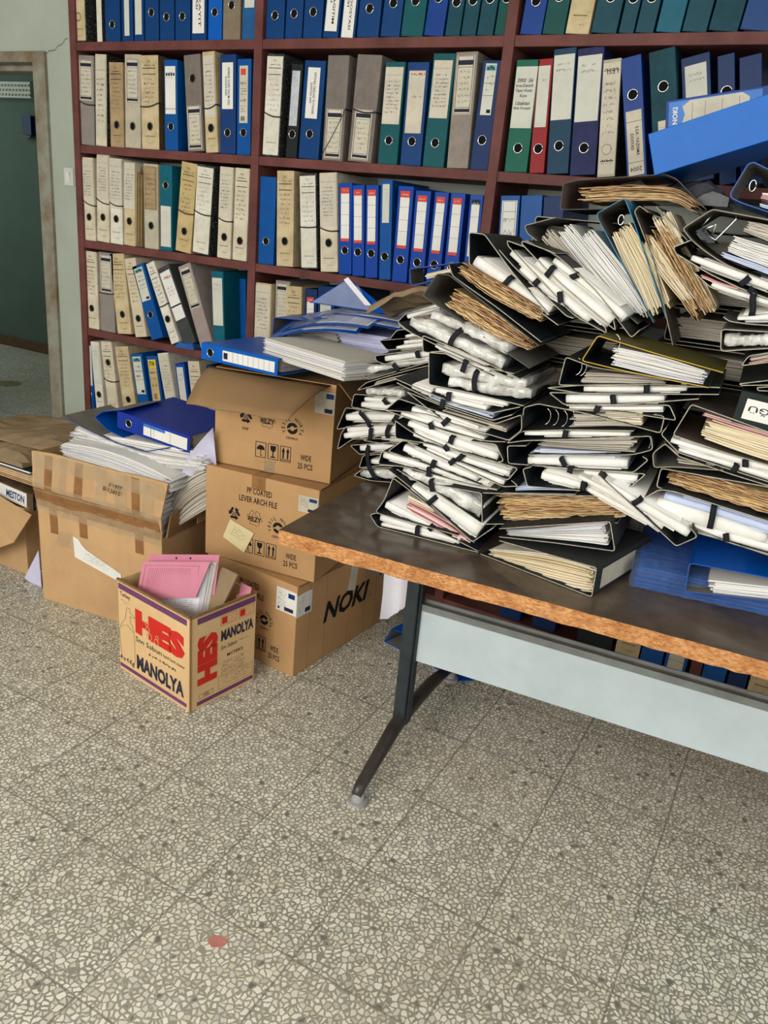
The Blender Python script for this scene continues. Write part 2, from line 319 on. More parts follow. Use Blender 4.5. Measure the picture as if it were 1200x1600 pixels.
# corridor things
mb = MB(); mb.box((-6.9, 4.98, 2.13), (-6.22, 5.03, 2.25))
for i in range(16):
    for j in range(3): mb.box((-6.88+i*.042+(j % 2)*.012, 4.972, 2.145+j*.035), (-6.856+i*.042+(j % 2)*.012, 4.98, 2.16+j*.035), 1)
tag(mb.obj('vent_grille', ['plasticwhite', 'labelold']), 'white perforated strip high on the green wall beyond the doorway', 'vent')
n_ = empty('notice_holder', (-6.30, 5.03, 1.83)); tag(n_, 'small dark blue holder hanging on the green wall beyond the doorway', 'holder')
mb = MB(); mb.box((-.06, -.04, .02), (.05, 0, .17)); mb.obj('holder_body', 'navy', n_); mb = MB(); mb.box((-.055, -.05, 0), (.045, 0, .015)); mb.obj('holder_ledge', 'in_grey', n_)
mb = MB(); pts = [(-5.44+.10*math.cos(t*math.pi/12), 3.99+.10*math.sin(t*math.pi/12), .0) for t in range(24)]; mb.plate(pts, (0, 0, 1), .002)
tag(mb.obj('floor_sticker', 'stickerpale'), 'faded round yellowish floor sticker beyond the doorway', 'sticker')

# ------------------------------------------------------------------ shelving
XP = [-2.844, -1.937, -1.018, -.102, .815]; ZB = [1.9867, 1.6189, 1.2511, .8833, .5155, .1477]
sh = empty('bookcase', (XP[0], YS, 0)); tag(sh, 'dark red brown open bookcase filled with files along the back wall', 'bookcase')
def shl(a, b, name):
    mb = MB(); mb.box((a[0]-XP[0], a[1]-YS, a[2]), (b[0]-XP[0], b[1]-YS, b[2])); mb.obj(name, 'shelfwood', sh, bevel=.0015)
for i, x in enumerate(XP): shl((x-.017, YS, .06), (x+.017, YS+.29, 2.42), 'upright')
for i in range(4):
    for z in ZB+[2.36]: shl((XP[i]+.017, YS+.003, z-.015), (XP[i+1]-.017, YS+.29, z+.015), 'shelf_board')
for x in (-2.8, -1.08, -.1, .8):
    mb = MB(); mb.tube([(x-XP[0], .06, 0), (x-XP[0], .06, .135)], .014, seg=12); mb.obj('shelf_foot', 'glide', sh)
# papered speckled binder builder -------------------------------------------------
CR = {}
def ring_part(parent, z, mk, y=-.0012, x=0):
    k = 'ring'+mk
    if k not in CR:
        mb = MB(); mb.tube([(.0135*math.cos(t*math.pi/10), 0, .0135*math.sin(t*math.pi/10)) for t in range(21)], .0017, seg=6); CR[k] = mb.mesh('ring', mk, True)
    o = linkpart('ring', CR[k], parent); o.location = (x, y, z)
    if 'hole' not in CR:
        mb = MB(); mb.plate([(.0125*math.cos(t*math.pi/9), 0, .0125*math.sin(t*math.pi/9)) for t in range(18)], (0, -1, 0), .0006); CR['hole'] = mb.mesh('finger_hole', 'hole')
    o = linkpart('finger_hole', CR['hole'], parent); o.location = (x, y+.0008, z)
def binder_parts(root, w, h, style, col, hole, lab, tie, side, txt, rng, D=.275):
    t = .0028; hw = w/2
    sidem = {'marble': 'marble', 'brown': 'brownside', 'pages': 'pages'}.get(side, col)
    if style == 'pl' or style in ('fr', 'fr2'):
        mb = MB(); mb.box((-hw, 0, 0), (hw, t, h), 0); mb.box((-hw, t, 0), (-hw+t, D, h), 1); mb.box((hw-t, t, 0), (hw, D, h), 1)
        mb.obj('cover', [col, sidem], root, bevel=.0012)
    else:
        cm = sidem if side == 'marble' else col
        mb = MB(); mb.box((-hw, 0, 0), (hw, t, h), 0); mb.box((-hw, t, 0), (-hw+t, D, h), 1); mb.box((hw-t, t, 0), (hw, D, h), 1)
        mb.obj('cover', [cm, sidem if side != 'pages' else 'creamw'], root, bevel=.0012)
        if side == 'marble':
            mb = MB(); mb.box((-hw+.001, -.0012, .006), (hw-.004, -.0002, h-.008)); mb.obj('spine_paper', col, root)
    pm = 'pages' if side == 'pages' or style == 'tc' else 'paperblock'
    mb = MB(); px = -hw+t+.002
    if w > .014:
        n = max(3, int((w-2*t)/.006)); pw = (w-2*t-.004)/n
        for i in range(n):
            mb.box((px+i*pw, .03+rng.random()*.006, .004), (px+(i+.93)*pw, D-.006-rng.random()*.008, h-.014-rng.random()*(.012 if pm == 'pages' else .003)))
        if side == 'pages':
            for i in range(6): mb.box((hw+.001+i*.0045, rng.random()*.02, .002), (hw+.0045+i*.0045, D-.02, h-.02-rng.random()*.03))
        mb.obj('paper_block', pm, root)
    y = -.0014
    if hole: ring_part(root, hole*h, 'chrome' if style == 'pl' else 'dull', x=(-.002 if side == 'marble' else 0))
    if style in ('tc',):
        pr_ = MB(); put_text(pr_, 'T.C.', -hw*.4, hw*.35, h*.925, h*.945, y, bold=.01)
        scribble(pr_, -hw*.6, hw*.6, h*.885, h*.905, 1, rng, y, .0008, fill=1)
        for z in (.862, .80): pr_.box((-hw*.75, y, h*z), (hw*.72, y+.0004, h*z+.0022))
        pr_.box((-hw*.6, y, h*.14), (hw*.6, y+.0004, h*.14+.0014))
        scribble(pr_, -hw*.2, hw*.5, h*.06, h*.08, 1, rng, y, .0004)
        pr_.obj('printed_heading', 'inkblack', root)
        if not lab:
            q = MB(); scribble(q, -hw*.75, hw*.7, h*.44, h*.78, 7, rng, y, .0004); q.obj('handwriting', 'inkfaint', root)
    if lab:
        kind, a, b, wf = lab; x0, x1 = -hw*wf, hw*wf; z0, z1 = a*h, b*h; H = z1-z0
        L_ = MB(); mats = ['labelwhite', 'inkblack', 'redband', 'band', 'aqua', 'yellow', 'bluelabel']; y1 = y-.0006; y2 = y1-.0004
        base = {'w': 'labelblank', 'hw': 'labelold', 'hn': 'labelblank', 'fr': 'labelold', 'fb': 'tan', 'rs': 'labelold', 'pk': 'pocket', 'st': 'labelold', 'al': 'labelblank', 'bc': 'labelold', 'sr': 'tan2', 'tx': 'labelwhite', 'tx2': 'labelold', 'rs2': 'labelwhite', 'bcw': 'labelwhite', 'fb2': 'labelwhite'}.get(kind, 'labelwhite')
        mats[0] = base
        L_.box((x0, y1, z0), (x1, y, z1), 0)
        def rc(u0, u1, v0, v1, mi): L_.box((x0+(x1-x0)*u0, y2, z0+H*v0), (x0+(x1-x0)*u1, y1, z0+H*v1), mi)
        if kind == 'fr':
            for r4 in ((.06, .94, .985, .993), (.06, .94, .01, .018), (.06, .085, .01, .99), (.915, .94, .01, .99), (.06, .94, .12, .127), (.06, .94, .80, .806)): rc(*r4, 1)
            rc(.09, .91, .84, .92, 3); rc(.09, .91, .045, .10, 3)
        elif kind == 'red': rc(0, 1, .89, 1, 2); rc(0, 1, 0, .055, 2); [rc(0, 1, v, v+.004, 3) for v in (.3, .5, .72)]
        elif kind == 'dk': rc(0, 1, .92, 1, 3); [rc(0, 1, v, v+.004, 3) for v in (.4, .7)]
        elif kind == 'al': rc(.04, .96, .86, .97, 4); rc(.55, .9, .04, .11, 1); rc(0, 1, .62, .626, 1); rc(0, 1, .38, .386, 1)
        elif kind == 'sr': rc(0.02, .98, .84, .99, 5); rc(0, 1, .74, .745, 1); [rc(.25+.07*k, .28+.07*k, .2, .32, 1) for k in range(6)]
        elif kind == 'bc': rc(.15, .75, .84, .95, 2); [rc(.1, .8, v, v+.005, 1) for v in (.2, .3, .4, .5, .6, .7)]; [rc(.2+.08*k, .24+.08*k, .04, .12, 1) for k in range(6)]
        elif kind == 'tk': [rc(.08+.23*k, .24+.23*k, .80, .86, 3) for k in range(4)]; rc(0, 1, .1, .106, 1); rc(0, 1, .12, .124, 1)
        elif kind in ('fb', 'fw'): [rc(*q, 1) for q in ((.08, .92, .985, .99), (.08, .92, .01, .016), (.08, .1, .01, .99), (.9, .92, .01, .99), (.08, .92, .82, .825), (.08, .92, .7, .705), (.08, .92, .12, .125))]
        elif kind == 'bcw': rc(.2, .8, .02, .10, 3); [rc(.02, .98, v, v+.004, 6) for v in (.2, .3, .4, .5, .6, .7, .8, .9)]
        elif kind == 'fb2': rc(0, 1, .17, .18, 3); rc(.1, .9, .24, .245, 3); rc(.1, .9, .62, .625, 3); rc(0, .25, 0, .5, 6)
        elif kind == 'tx2': rc(0, 1, .83, .836, 1); rc(0, 1, .2, .206, 1)
        elif kind == 'hw': [rc(0.03, .95, v, v+.003, 1) for v in (.86,)]
        elif kind == 'rs': rc(.0, 1, .995, 1., 2)
        elif kind == 'rs2': rc(.0, 1., .27, .30, 1)
        elif kind == 'st': rc(0.05, .95, .93, .935, 1)
        lo = L_.obj('label', mats, root); X0, X1 = x0+(x1-x0)*.12, x1-(x1-x0)*.12; y3 = y2-.0002
        T_ = MB(); tm = 'inkblack'
        if kind == 'tx':
            n = len(txt); mid = (x0+x1)/2; ww = (x1-x0)*.2
            put_text(T_, txt[0], mid+.001, mid+.001+ww, z0+.08*H, z1-.10*H, y3, -90, .008, keep=False)
            put_text(T_, txt[1], mid-ww-.001, mid-.003, z0+.3*H, z1-.3*H, y3, -90, .012, keep=False)
        elif kind == 'tx2':
            mid = (x0+x1)/2; ww = (x1-x0)*.2
            if txt[0]: put_text(T_, txt[0], mid+.003, mid+.003+ww, z0+.3*H, z1-.25*H, y3, -90, .01, keep=False)
            put_text(T_, txt[1], mid-ww-.003, mid-.003, z0+.4*H, z1-.35*H, y3, -90, .01, keep=False)
            if txt[2]: put_text(T_, txt[2], X0, X1, z0+.06*H, z0+.13*H, y3, 180)
        elif kind == 'up': put_text(T_, txt[0], x0+(x1-x0)*.30, x0+(x1-x0)*.68, z0+.03*H, z0+.72*H, y3, -90, .006, keep=False)
        elif kind in ('al', 'sr'): put_text(T_, txt[0], x0+(x1-x0)*.14, x1-(x1-x0)*.14, z1-.125*H, z1-.035*H, y3, 0, .03, keep=False); scribble(T_, X0, X1, z0+.42*H, z0+.8*H, 3, rng, y3, .0004)
        elif kind == 'hn':
            for k, tt in enumerate(txt): put_text(T_, tt, x0+.004, x1-.008, z1-H*(.25+.085*k)-(.03*H if k > 3 else 0), z1-H*(.19+.085*k)-(.03*H if k > 3 else 0), y3, 0, .008, .25)
        elif kind == 'st':
            put_text(T_, 'LESL', x0+.006, x1-.006, z1-.11*H, z1-.04*H, y3, 180); put_text(T_, txt[0], X0, X1, z0+.09*H, z0+.14*H, y3, bold=.03)
            scribble(T_, X0, X1, z0+.35*H, z0+.85*H, 8, rng, y3, .0003)
        elif kind in ('w', 'pk', 'tk'): scribble(T_, X0, X1, z0+.72*H, z0+.9*H, 2 if kind != 'pk' else 4, rng, y3, .0003); tm = 'inkfaint' if kind == 'w' else 'ink'
        elif kind in ('fr', 'fb', 'fw', 'hw', 'bc'): scribble(T_, X0, X1, z0+.18*H, z0+.78*H, {'fr': 6, 'fb': 5, 'fw': 3, 'hw': 9, 'bc': 4}[kind], rng, y3, .0004); tm = 'inkfaint' if kind != 'hw' else 'ink'
        elif kind == 'rs': scribble(T_, X0-.003, X1+.003, z0+.90*H, z0+.985*H, 1, rng, y3, .0013, fill=1); scribble(T_, X0, X1, z0+.55*H, z0+.62*H, 1, rng, y3, .0004); tm = 'redtext'
        elif kind == 'rs2': scribble(T_, X0, X1, z0+.80*H, z0+.94*H, 1, rng, y3, .0009, fill=1); scribble(T_, X0, X1, z0+.48*H, z0+.7*H, 3, rng, y3, .0005); tm = 'redtext'
        elif kind in ('red', 'dk'): put_text(T_, 'FILE', X0, X1, z1-.085*H, z1-.035*H, y3, 0, .02) if 0 else scribble(T_, X0, X1, z1-.09*H, z1-.03*H, 1, rng, y3, .0005); tm = 'labelwhite'
        if T_.v: T_.obj('lettering', tm, lo)
    if tie:
        q = MB(); za, zb = tie[0]*h, tie[1]*h; P = []
        for k in range(9):
            u = k/8; P.append((-hw-.001+u*(w+.002), -.0045, za+(zb-za)*u-.012*math.sin(math.pi*u)*(.5 if abs(za-zb) > .005 else .2)))
        for p0, p1 in zip(P, P[1:]): q.add([(p0[0], p0[1], p0[2]-.0022), (p1[0], p1[1], p1[2]-.0022), (p1[0], p1[1], p1[2]+.0022), (p0[0], p0[1], p0[2]+.0022)], [(0, 1, 2, 3)])
        for xx in (-hw-.001, hw+.001): q.box((xx-.0006, -.0045, (za if xx < 0 else zb)-.0022), (xx+.0006, D*.6, (za if xx < 0 else zb)+.0022))
        q.obj('tie_band', 'tie', root)
GROUPS = ['files on the top shelf', 'files on the second shelf', 'files on the third shelf', 'files on the fourth shelf', 'files on the fifth shelf', 'files on the lowest shelf']
SHELF = [
(0, -2.8547, 0.0766, 0.32, 0, 0, 'tc', 'cream', 'cream cardboard file at the left end of the top shelf, black edges, lower spine worn', 0.27, None, None, 'marble', None),
(0, -2.7209, 0.0261, 0.32, 0, 0, 'pl', 'white', 'thin white-spined file on the top shelf between the worn cream file and the blue ones', None, None, None, 'marble', None),
(0, -2.6762, 0.0762, 0.32, 0, 0, 'pl', 'blue', 'plain blue binder with dull ring, first blue one from the left on the top shelf', 0.18, None, None, None, None),
(0, -2.5885, 0.0547, 0.32, 0, 0, 'pl', 'blue', 'blue binder with a narrow white strip label on the top left shelf', None, ('w', 0.06, 0.8, 0.45), None, None, None),
(0, -2.5258, 0.0472, 0.32, 0, 0, 'pl', 'blue', 'blue binder with printed narrow label beside the white strip one, top left shelf', None, ('w', 0.07, 0.8, 0.7), None, None, None),
(0, -2.4706, 0.0655, 0.32, 0, 0, 'pl', 'blue', 'blue binder, leftmost of three alike with chrome rings on the top left shelf', 0.29, None, None, None, None),
(0, -2.3974, 0.0671, 0.32, 0, 0, 'pl', 'blue', 'blue binder, middle one of three alike with chrome rings on the top left shelf', 0.24, None, None, None, None),
(0, -2.3226, 0.0687, 0.32, 0, 0, 'pl', 'blue', 'blue binder, rightmost of three alike with chrome rings on the top left shelf', 0.24, None, None, None, None),
(0, -2.2464, 0.0671, 0.32, 0, 0, 'pl', 'blue', 'blue binder with long white label of sideways print on the top left shelf', None, ('tx', 0.07, 0.85, 0.8), None, None, ['EVRAK KAYIT', 'DOSYASI']),
(0, -2.1689, 0.0597, 0.32, 0, 0, 'pl', 'bright', 'brighter blue binder with white label end above its ring on the top left shelf', 0.27, ('w', 0.41, 0.85, 0.7), None, None, None),
(0, -2.1019, 0.0755, 0.32, 0, 0, 'pl', 'beige', 'beige grey binder with black ring hole near the right of the top left shelf', 0.33, None, None, None, None),
(0, -2.0165, 0.0597, 0.32, 0, 0, 'pl', 'bluec', 'blue binder under a torn slanted white label, last on the top left shelf', None, ('w', 0.3, 0.85, 0.7), None, None, None),
(0, -1.9142, 0.0738, 0.32, 0, 0, 'pl', 'blue', 'plain blue binder with chrome ring, first on the top middle shelf', 0.22, None, None, None, None),
(0, -1.8336, 0.0667, 0.32, 1, 0, 'pl', 'blue', 'plain blue binder with chrome ring, second on the top middle shelf', 0.23, None, None, None, None),
(0, -1.7602, 0.0727, 0.32, 1, 0, 'pl', 'blue', 'plain blue binder with chrome ring, third on the top middle shelf', 0.24, None, None, None, None),
(0, -1.681, 0.0584, 0.32, 3, 0, 'pl', 'blue', 'blue binder with sideways capitals, left of the label overhanging the top middle shelf', None, ('tx', 0.06, 0.9, 0.8), None, None, ['ISTIFADE VE DAGITIM', 'DOSYASI 2003']),
(0, -1.6136, 0.0547, 0.32, 3, 0, 'pl', 'blue', 'blue binder whose long white label hangs down over the edge of the top shelf', None, ('tx', 0.0, 0.9, 0.8), None, None, ['GELEN EVRAK DOSYASI', 'DOSYASI']),
(0, -1.5501, 0.0795, 0.32, 2, 0, 'pl', 'blue', 'wide blue binder with chrome ring, right of the overhanging white label on the top shelf', 0.25, None, None, None, None),
(0, -1.462, 0.068, 0.32, 3, 0, 'pl', 'blue', 'blue binder with a glint in its ring, second right of the overhanging white label', 0.29, None, None, None, None),
(0, -1.3878, 0.0751, 0.32, 3, 0, 'pl', 'teal', 'wide teal binder between two blue ones on the top shelf of the middle section', 0.3, None, None, None, None),
(0, -1.3066, 0.0643, 0.32, 4, 0, 'pl', 'royal', 'deep blue binder with high ring right of the wide teal one, top shelf', 0.32, None, None, None, None),
(0, -1.2342, 0.0479, 0.32, 3, 0, 'pl', 'teald', 'first of the slim dark teal binders near the end of the top middle shelf', 0.28, None, None, None, None),
(0, -1.1805, 0.0469, 0.32, 3, 0, 'pl', 'teald', 'second of the slim dark teal binders near the end of the top middle shelf', 0.29, None, None, None, None),
(0, -1.1278, 0.0501, 0.32, 3, 0, 'pl', 'teald', 'third of the slim dark teal binders near the end of the top middle shelf', 0.3, None, None, None, None),
(0, -1.072, 0.0431, 0.32, 3, 0, 'pl', 'green', 'green teal binder, last on the top shelf of the middle section', 0.3, None, None, None, None),
(0, -0.9914, 0.0651, 0.32, 3, 0, 'pl', 'royal', 'royal blue binder, first from the left on the top shelf of the right section', 0.265, None, None, None, None),
(0, -0.9228, 0.0634, 0.32, 3, 0, 'pl', 'green', 'green binder between the royal blue and the cream one on the top right shelf', 0.295, None, None, None, None),
(0, -0.854, 0.0673, 0.32, 3, 0, 'tc', 'cream', 'cream cardboard file among teal binders on the top right shelf', None, None, None, None, None),
(0, -0.7796, 0.0706, 0.32, 4, 0, 'pl', 'teald', 'wide teal binder right of the cream file on the top right shelf', 0.275, None, None, None, None),
(0, -0.702, 0.0407, 0.32, 4, 0, 'pl', 'teald', 'slim teal binder, left one of the two slim ones on the top right shelf', 0.265, None, None, None, None),
(0, -0.6561, 0.0486, 0.32, 4, 0, 'pl', 'teald', 'slim teal binder, right one of the two slim ones on the top right shelf', 0.265, None, None, None, None),
(0, -0.6008, 0.0641, 0.32, 4, 0, 'pl', 'tealb', 'bright teal binder without a ring in view on the top right shelf', None, None, None, None, None),
(0, -0.5317, 0.0624, 0.32, 4, 0, 'pl', 'teald', 'dark teal binder with half a ring showing, right of the bright teal one', 0.305, None, None, None, None),
(0, -0.4644, 0.0731, 0.32, 5, 0, 'pl', 'tealg', 'dull worn teal binder without ring in view, second from the right on the top shelf', None, None, None, None, None),
(0, -0.3864, 0.0753, 0.32, 5, 0, 'pl', 'blue', 'blue binder at the right end of the top shelf, cut by the photo edge', 0.295, None, None, None, None),
(1, -2.838, 0.0827, 0.322, 2.0, 0, 'fr', 'grey', 'grey box file with framed label and tie, first on the second left shelf', None, ('fr', 0.5, 0.95, 0.86), (0.5, 0.46), None, None),
(1, -2.7464, 0.0595, 0.326, 2.0, 0, 'pl', 'creamw', 'cream file with handwritten spine and black side, second on the second left shelf', None, ('hw', 0.1, 0.95, 0.9), None, 'marble', None),
(1, -2.6642, 0.0721, 0.299, 0.4, 0, 'tc', 'tan', 'small tan cardboard file with oval hole, shortest on the second left shelf', 0.27, None, None, None, None),
(1, -2.5837, 0.0806, 0.325, 1.1, 0, 'fr', 'creamg', 'cream grey box file with black framed label and hole, fourth on the second left shelf', 0.24, ('fr', 0.49, 0.95, 0.8), None, None, None),
(1, -2.4948, 0.0886, 0.322, -0.5, 0, 'tc', 'cream', 'wide cream cardboard file with printed spine and tie on the second left shelf', 0.25, None, (0.46, 0.5), 'brown', None),
(1, -2.3752, 0.0632, 0.307, -0.7, 0, 'pl', 'blue2', 'blue binder with black ticked label between cream and grey, second left shelf', 0.27, ('tk', 0.41, 0.93, 0.8), None, None, None),
(1, -2.2595, 0.0764, 0.322, -4.1, 0, 'fr', 'greyb', 'grey box file standing upside down, hole above its framed label, on the second left shelf', 0.76, ('fr', 0.02, 0.48, 0.85), None, None, None),
(1, -2.1721, 0.0564, 0.332, -4.0, 0, 'tc', 'cream', 'tall handwritten cream file with a tie, right of the upside down grey box', 0.25, ('hw', 0.35, 0.96, 0.9), (0.45, 0.48), None, None),
(1, -2.105, 0.0703, 0.323, -1.3, 0, 'pl', 'navy2', 'blue binder with sideways capitals, second from right on the second left shelf', 0.22, ('tx', 0.46, 0.92, 0.7), None, None, ['ADRESE GORE TESLIM 2002', 'DOSYASI']),
(1, -2.0273, 0.06, 0.309, -1.3, 0, 'pl', 'blue2', 'blue binder with long ruled label and barcode, last on the second left shelf', 0.24, ('bc', 0.34, 0.93, 0.62), None, None, None),
(1, -1.9112, 0.0718, 0.324, 1.3, 0, 'tc', 'white', 'speckled black file with ruled spine and tie, first on the second middle shelf', None, None, (0.44, 0.4), 'marble', None),
(1, -1.81, 0.0452, 0.293, 1.9, 0, 'pl', 'black', 'slim black binder with shiny plastic label pocket on the second middle shelf', 0.26, ('pk', 0.35, 0.93, 0.72), None, None, None),
(1, -1.7551, 0.0817, 0.303, 1.8, 0, 'pl', 'blue', 'blue binder with two lines of sideways capitals on its label, second middle shelf', 0.26, ('tx', 0.42, 0.93, 0.6), None, None, ['IHTIYAC FAZLASI TUTANAK', 'DOSYASI 2002']),
(1, -1.656, 0.0818, 0.319, 0.3, 0, 'fr', 'greyb', 'grey box file with slanting dark tie over its low framed label, second middle shelf', None, ('fr', 0.02, 0.5, 0.78), (0.05, 0.5), None, None),
(1, -1.5522, 0.0915, 0.319, 2.1, 0, 'fr', 'greyb', 'widest grey box file on the second middle shelf, framed label below a level tie', None, ('fr', 0.02, 0.5, 0.72), (0.5, 0.48), None, None),
(1, -1.4345, 0.0714, 0.3, 0.1, 0, 'pl', 'teal', 'teal binder with tall handwritten label beside the red headed one, second middle shelf', 0.24, ('hw', 0.4, 0.95, 0.9), None, None, None),
(1, -1.3497, 0.074, 0.299, -0.6, 0, 'pl', 'blue', 'blue binder with red headed cream label on the second middle shelf', 0.24, ('rs', 0.32, 0.92, 0.78), None, None, None),
(1, -1.2672, 0.0743, 0.323, 0.3, 0, 'pl', 'teal', 'tall teal binder right of the red headed blue one, second middle shelf', 0.22, ('hw', 0.44, 0.94, 0.85), None, None, None),
(1, -1.1801, 0.0721, 0.326, -1.7, 0, 'fr', 'greyc', 'grey box file with framed label above bare grey, second middle shelf, right half', None, ('fr', 0.47, 0.97, 0.82), None, None, None),
(1, -1.0999, 0.0594, 0.304, 0.4, 0, 'pl', 'navy', 'blue binder with aqua headed label, last on the second middle shelf', 0.28, ('al', 0.51, 0.97, 0.6), None, None, ['alfa']),
(1, -0.9836, 0.0714, 0.305, -1.1, 0, 'pl', 'green2', 'green binder with handwritten white label on the second shelf of the right section', 0.22, ('hn', 0.4, 0.94, 0.92), None, None, ['2002  56', 'Icra-Devirli', 'Taper Kazac', 'Koyu', 'Uzaktan', 'Bule Dosyasi']),
(1, -0.9025, 0.0452, 0.307, -4.1, 0, 'pl', 'red', 'slim red binder with white label on the shelf, only red one in the case', 0.22, ('w', 0.41, 0.94, 0.78), None, None, None),
(1, -0.8476, 0.0657, 0.333, -5.6, 0, 'pl', 'blueg', 'dark teal blue binder with large blank label, right of the red one', 0.23, ('w', 0.44, 0.95, 0.92), None, None, None),
(1, -0.7762, 0.0754, 0.334, -5.8, 0, 'pl', 'navyp', 'worn violet blue binder with large blank label, second right of the red one', 0.22, ('w', 0.43, 0.94, 0.9), None, None, None),
(1, -0.6932, 0.0508, 0.306, -7.1, 0, 'fr', 'creamg', 'pale box file with three stars below its hole, second right shelf', 0.24, ('st', 0.02, 0.97, 0.95), None, 'marble', ['***']),
(1, -0.6053, 0.0549, 0.316, -14.2, 0, 'pl', 'royal', 'blue binder with hole above a label of small sideways capitals, second right shelf', 0.69, ('tx2', 0.02, 0.56, 0.78), None, None, ['S.S.K. YAZISMA', 'DOSYASI', '2004']),
(1, -0.5291, 0.0687, 0.331, -13.9, 0, 'pl', 'tealg', 'teal binder with a high ring and handwritten label below, behind the big blue box file', 0.72, ('hw', 0.1, 0.46, 0.5), None, None, None),
(1, -0.4461, 0.0736, 0.322, -14.5, 0.03, 'pl', 'navy', 'navy binder with slanted white label top, behind the lying binder on the second right shelf', None, ('w', 0.4, 0.93, 0.75), None, None, None),
(1, -0.3554, 0.0423, 0.325, -13.5, 0.02, 'pl', 'navy', 'narrow navy binder with ring half hidden behind the lying blue binder, second right shelf', 0.72, None, None, None, None),
(1, -0.3005, 0.0539, 0.321, -13.5, 0.02, 'pl', 'navy', 'navy binder nearest the right photo edge on the second shelf, ring barely showing', 0.7, None, None, None, None),
(2, -2.8335, 0.067, 0.323, 0.0, 0, 'tc', 'creamw', 'cream file first on the third shelf of the left section, with a sagging tie', 0.29, ('hw', 0.45, 0.97, 0.95), (0.5, 0.43), None, None),
(2, -2.7575, 0.0693, 0.337, 2.2, 0, 'tc', 'creamw', 'cream file second on the third left shelf, tie looping into the next file', 0.29, ('hw', 0.5, 0.97, 0.95), (0.5, 0.45), None, None),
(2, -2.6793, 0.0679, 0.326, 1.1, 0, 'tc', 'whitew', 'cream file with torn white handwritten paper pasted on, third on the third left shelf', 0.3, ('hw', 0.42, 0.99, 1.0), (0.49, 0.46), None, None),
(2, -2.6026, 0.0594, 0.316, 1.9, 0, 'tc', 'cream', 'small cream file bursting with frayed pages on its right, third left shelf', 0.3, ('hw', 0.45, 0.99, 1.0), None, 'pages', None),
(2, -2.4887, 0.0749, 0.316, -0.1, 0, 'fr2', 'creamg', 'cream file with tan thin-framed label left of the teal binder, third left shelf', 0.28, ('fb', 0.47, 0.97, 0.88), None, None, None),
(2, -2.402, 0.0597, 0.316, 0.0, 0, 'pl', 'teal2', 'teal binder upside down with blank white label at its foot, third left shelf', 0.77, ('w', 0.05, 0.53, 0.88), None, None, None),
(2, -2.3241, 0.0777, 0.328, 5.8, 0, 'tc', 'tan2', 'yellowed cardboard file leaning right, right of the teal binder on the third left shelf', 0.24, None, (0.47, 0.45), None, None),
(2, -2.2346, 0.0824, 0.324, 4.0, 0, 'tc', 'white', 'white papered file with speckled black side on the third left shelf', None, None, (0.49, 0.46), 'marble', None),
(2, -2.1123, 0.0643, 0.324, 1.5, 0, 'tc', 'creamw', 'cream file second from the right on the third left shelf, handwriting from top to tie', 0.24, ('hw', 0.45, 0.99, 0.95), (0.45, 0.42), None, None),
(2, -2.0371, 0.066, 0.324, 0.9, 0, 'tc', 'creamw', 'cream printed file last on the third left shelf, next to the post', 0.22, None, None, None, None),
(2, -1.9154, 0.0696, 0.302, -0.3, 0, 'pl', 'blue2', 'blue binder with empty clear pocket, first on the third shelf of the middle section', 0.27, None, None, None, None),
(2, -1.8297, 0.0735, 0.325, -2.5, 0, 'tc', 'cream', 'cream printed cardboard file with red rimmed hole beside the pocketed blue binder, third middle shelf', 0.27, None, None, None, None),
(2, -1.7177, 0.0708, 0.321, -5.2, 0, 'tc', 'white', 'white papered speckled file with a level tie, third middle shelf', None, None, (0.45, 0.45), 'marble', None),
(2, -1.6341, 0.0717, 0.328, -5.2, 0, 'tc', 'creamw', 'cream handwritten file with loose dark tie hanging to its right, third middle shelf', 0.3, ('hw', 0.47, 0.98, 0.95), (0.46, 0.42), None, None),
(2, -1.5565, 0.0504, 0.3, -4.5, 0, 'pl', 'cobalt', 'slim cobalt binder with red and white label, first on the third middle shelf', 0.27, ('red', 0.37, 0.95, 0.66), None, None, None),
(2, -1.5005, 0.0469, 0.297, -5.1, 0, 'pl', 'cobalt', 'slim cobalt binder with red and white label, second on the third middle shelf', 0.27, ('red', 0.37, 0.95, 0.66), None, None, None),
(2, -1.448, 0.0474, 0.3, -4.7, 0, 'pl', 'cobalt', 'slim cobalt binder with red and white label, just left of the torn label one', 0.27, ('red', 0.37, 0.95, 0.66), None, None, None),
(2, -1.3926, 0.0441, 0.319, -4.4, 0, 'pl', 'blue2', 'blue binder with torn short label among the red and white labelled ones', 0.24, ('w', 0.58, 0.96, 0.6), None, None, None),
(2, -1.3418, 0.0559, 0.305, -1.1, 0, 'pl', 'cobalt', 'slim cobalt binder with red and white label, just right of the torn label one', 0.24, ('red', 0.36, 0.95, 0.62), None, None, None),
(2, -1.2771, 0.0547, 0.295, -1.0, 0, 'pl', 'cobalt', 'slim cobalt binder with red and white label, second right of the torn label one', 0.24, ('red', 0.36, 0.95, 0.62), None, None, None),
(2, -1.2112, 0.0488, 0.296, -0.2, 0, 'pl', 'cobalt', 'slim cobalt binder with red and white label, third right of the torn label one', 0.24, ('red', 0.36, 0.95, 0.62), None, None, None),
(2, -1.149, 0.0501, 0.296, -1.1, 0, 'pl', 'cobalt', 'slim cobalt binder with red and white label, fourth right of the torn label one', 0.24, ('red', 0.36, 0.95, 0.62), None, None, None),
(2, -1.0788, 0.0444, 0.295, -1.7, 0, 'pl', 'cobalt', 'slim cobalt binder with dark headed label, last on the third middle shelf', 0.26, ('dk', 0.37, 0.95, 0.62), None, None, None),
(2, -0.9609, 0.0621, 0.3, -4.4, 0, 'pl', 'blue2', 'blue binder with printed label behind the heap top, third right shelf', 0.2, ('fw', 0.35, 0.95, 0.8), None, None, None),
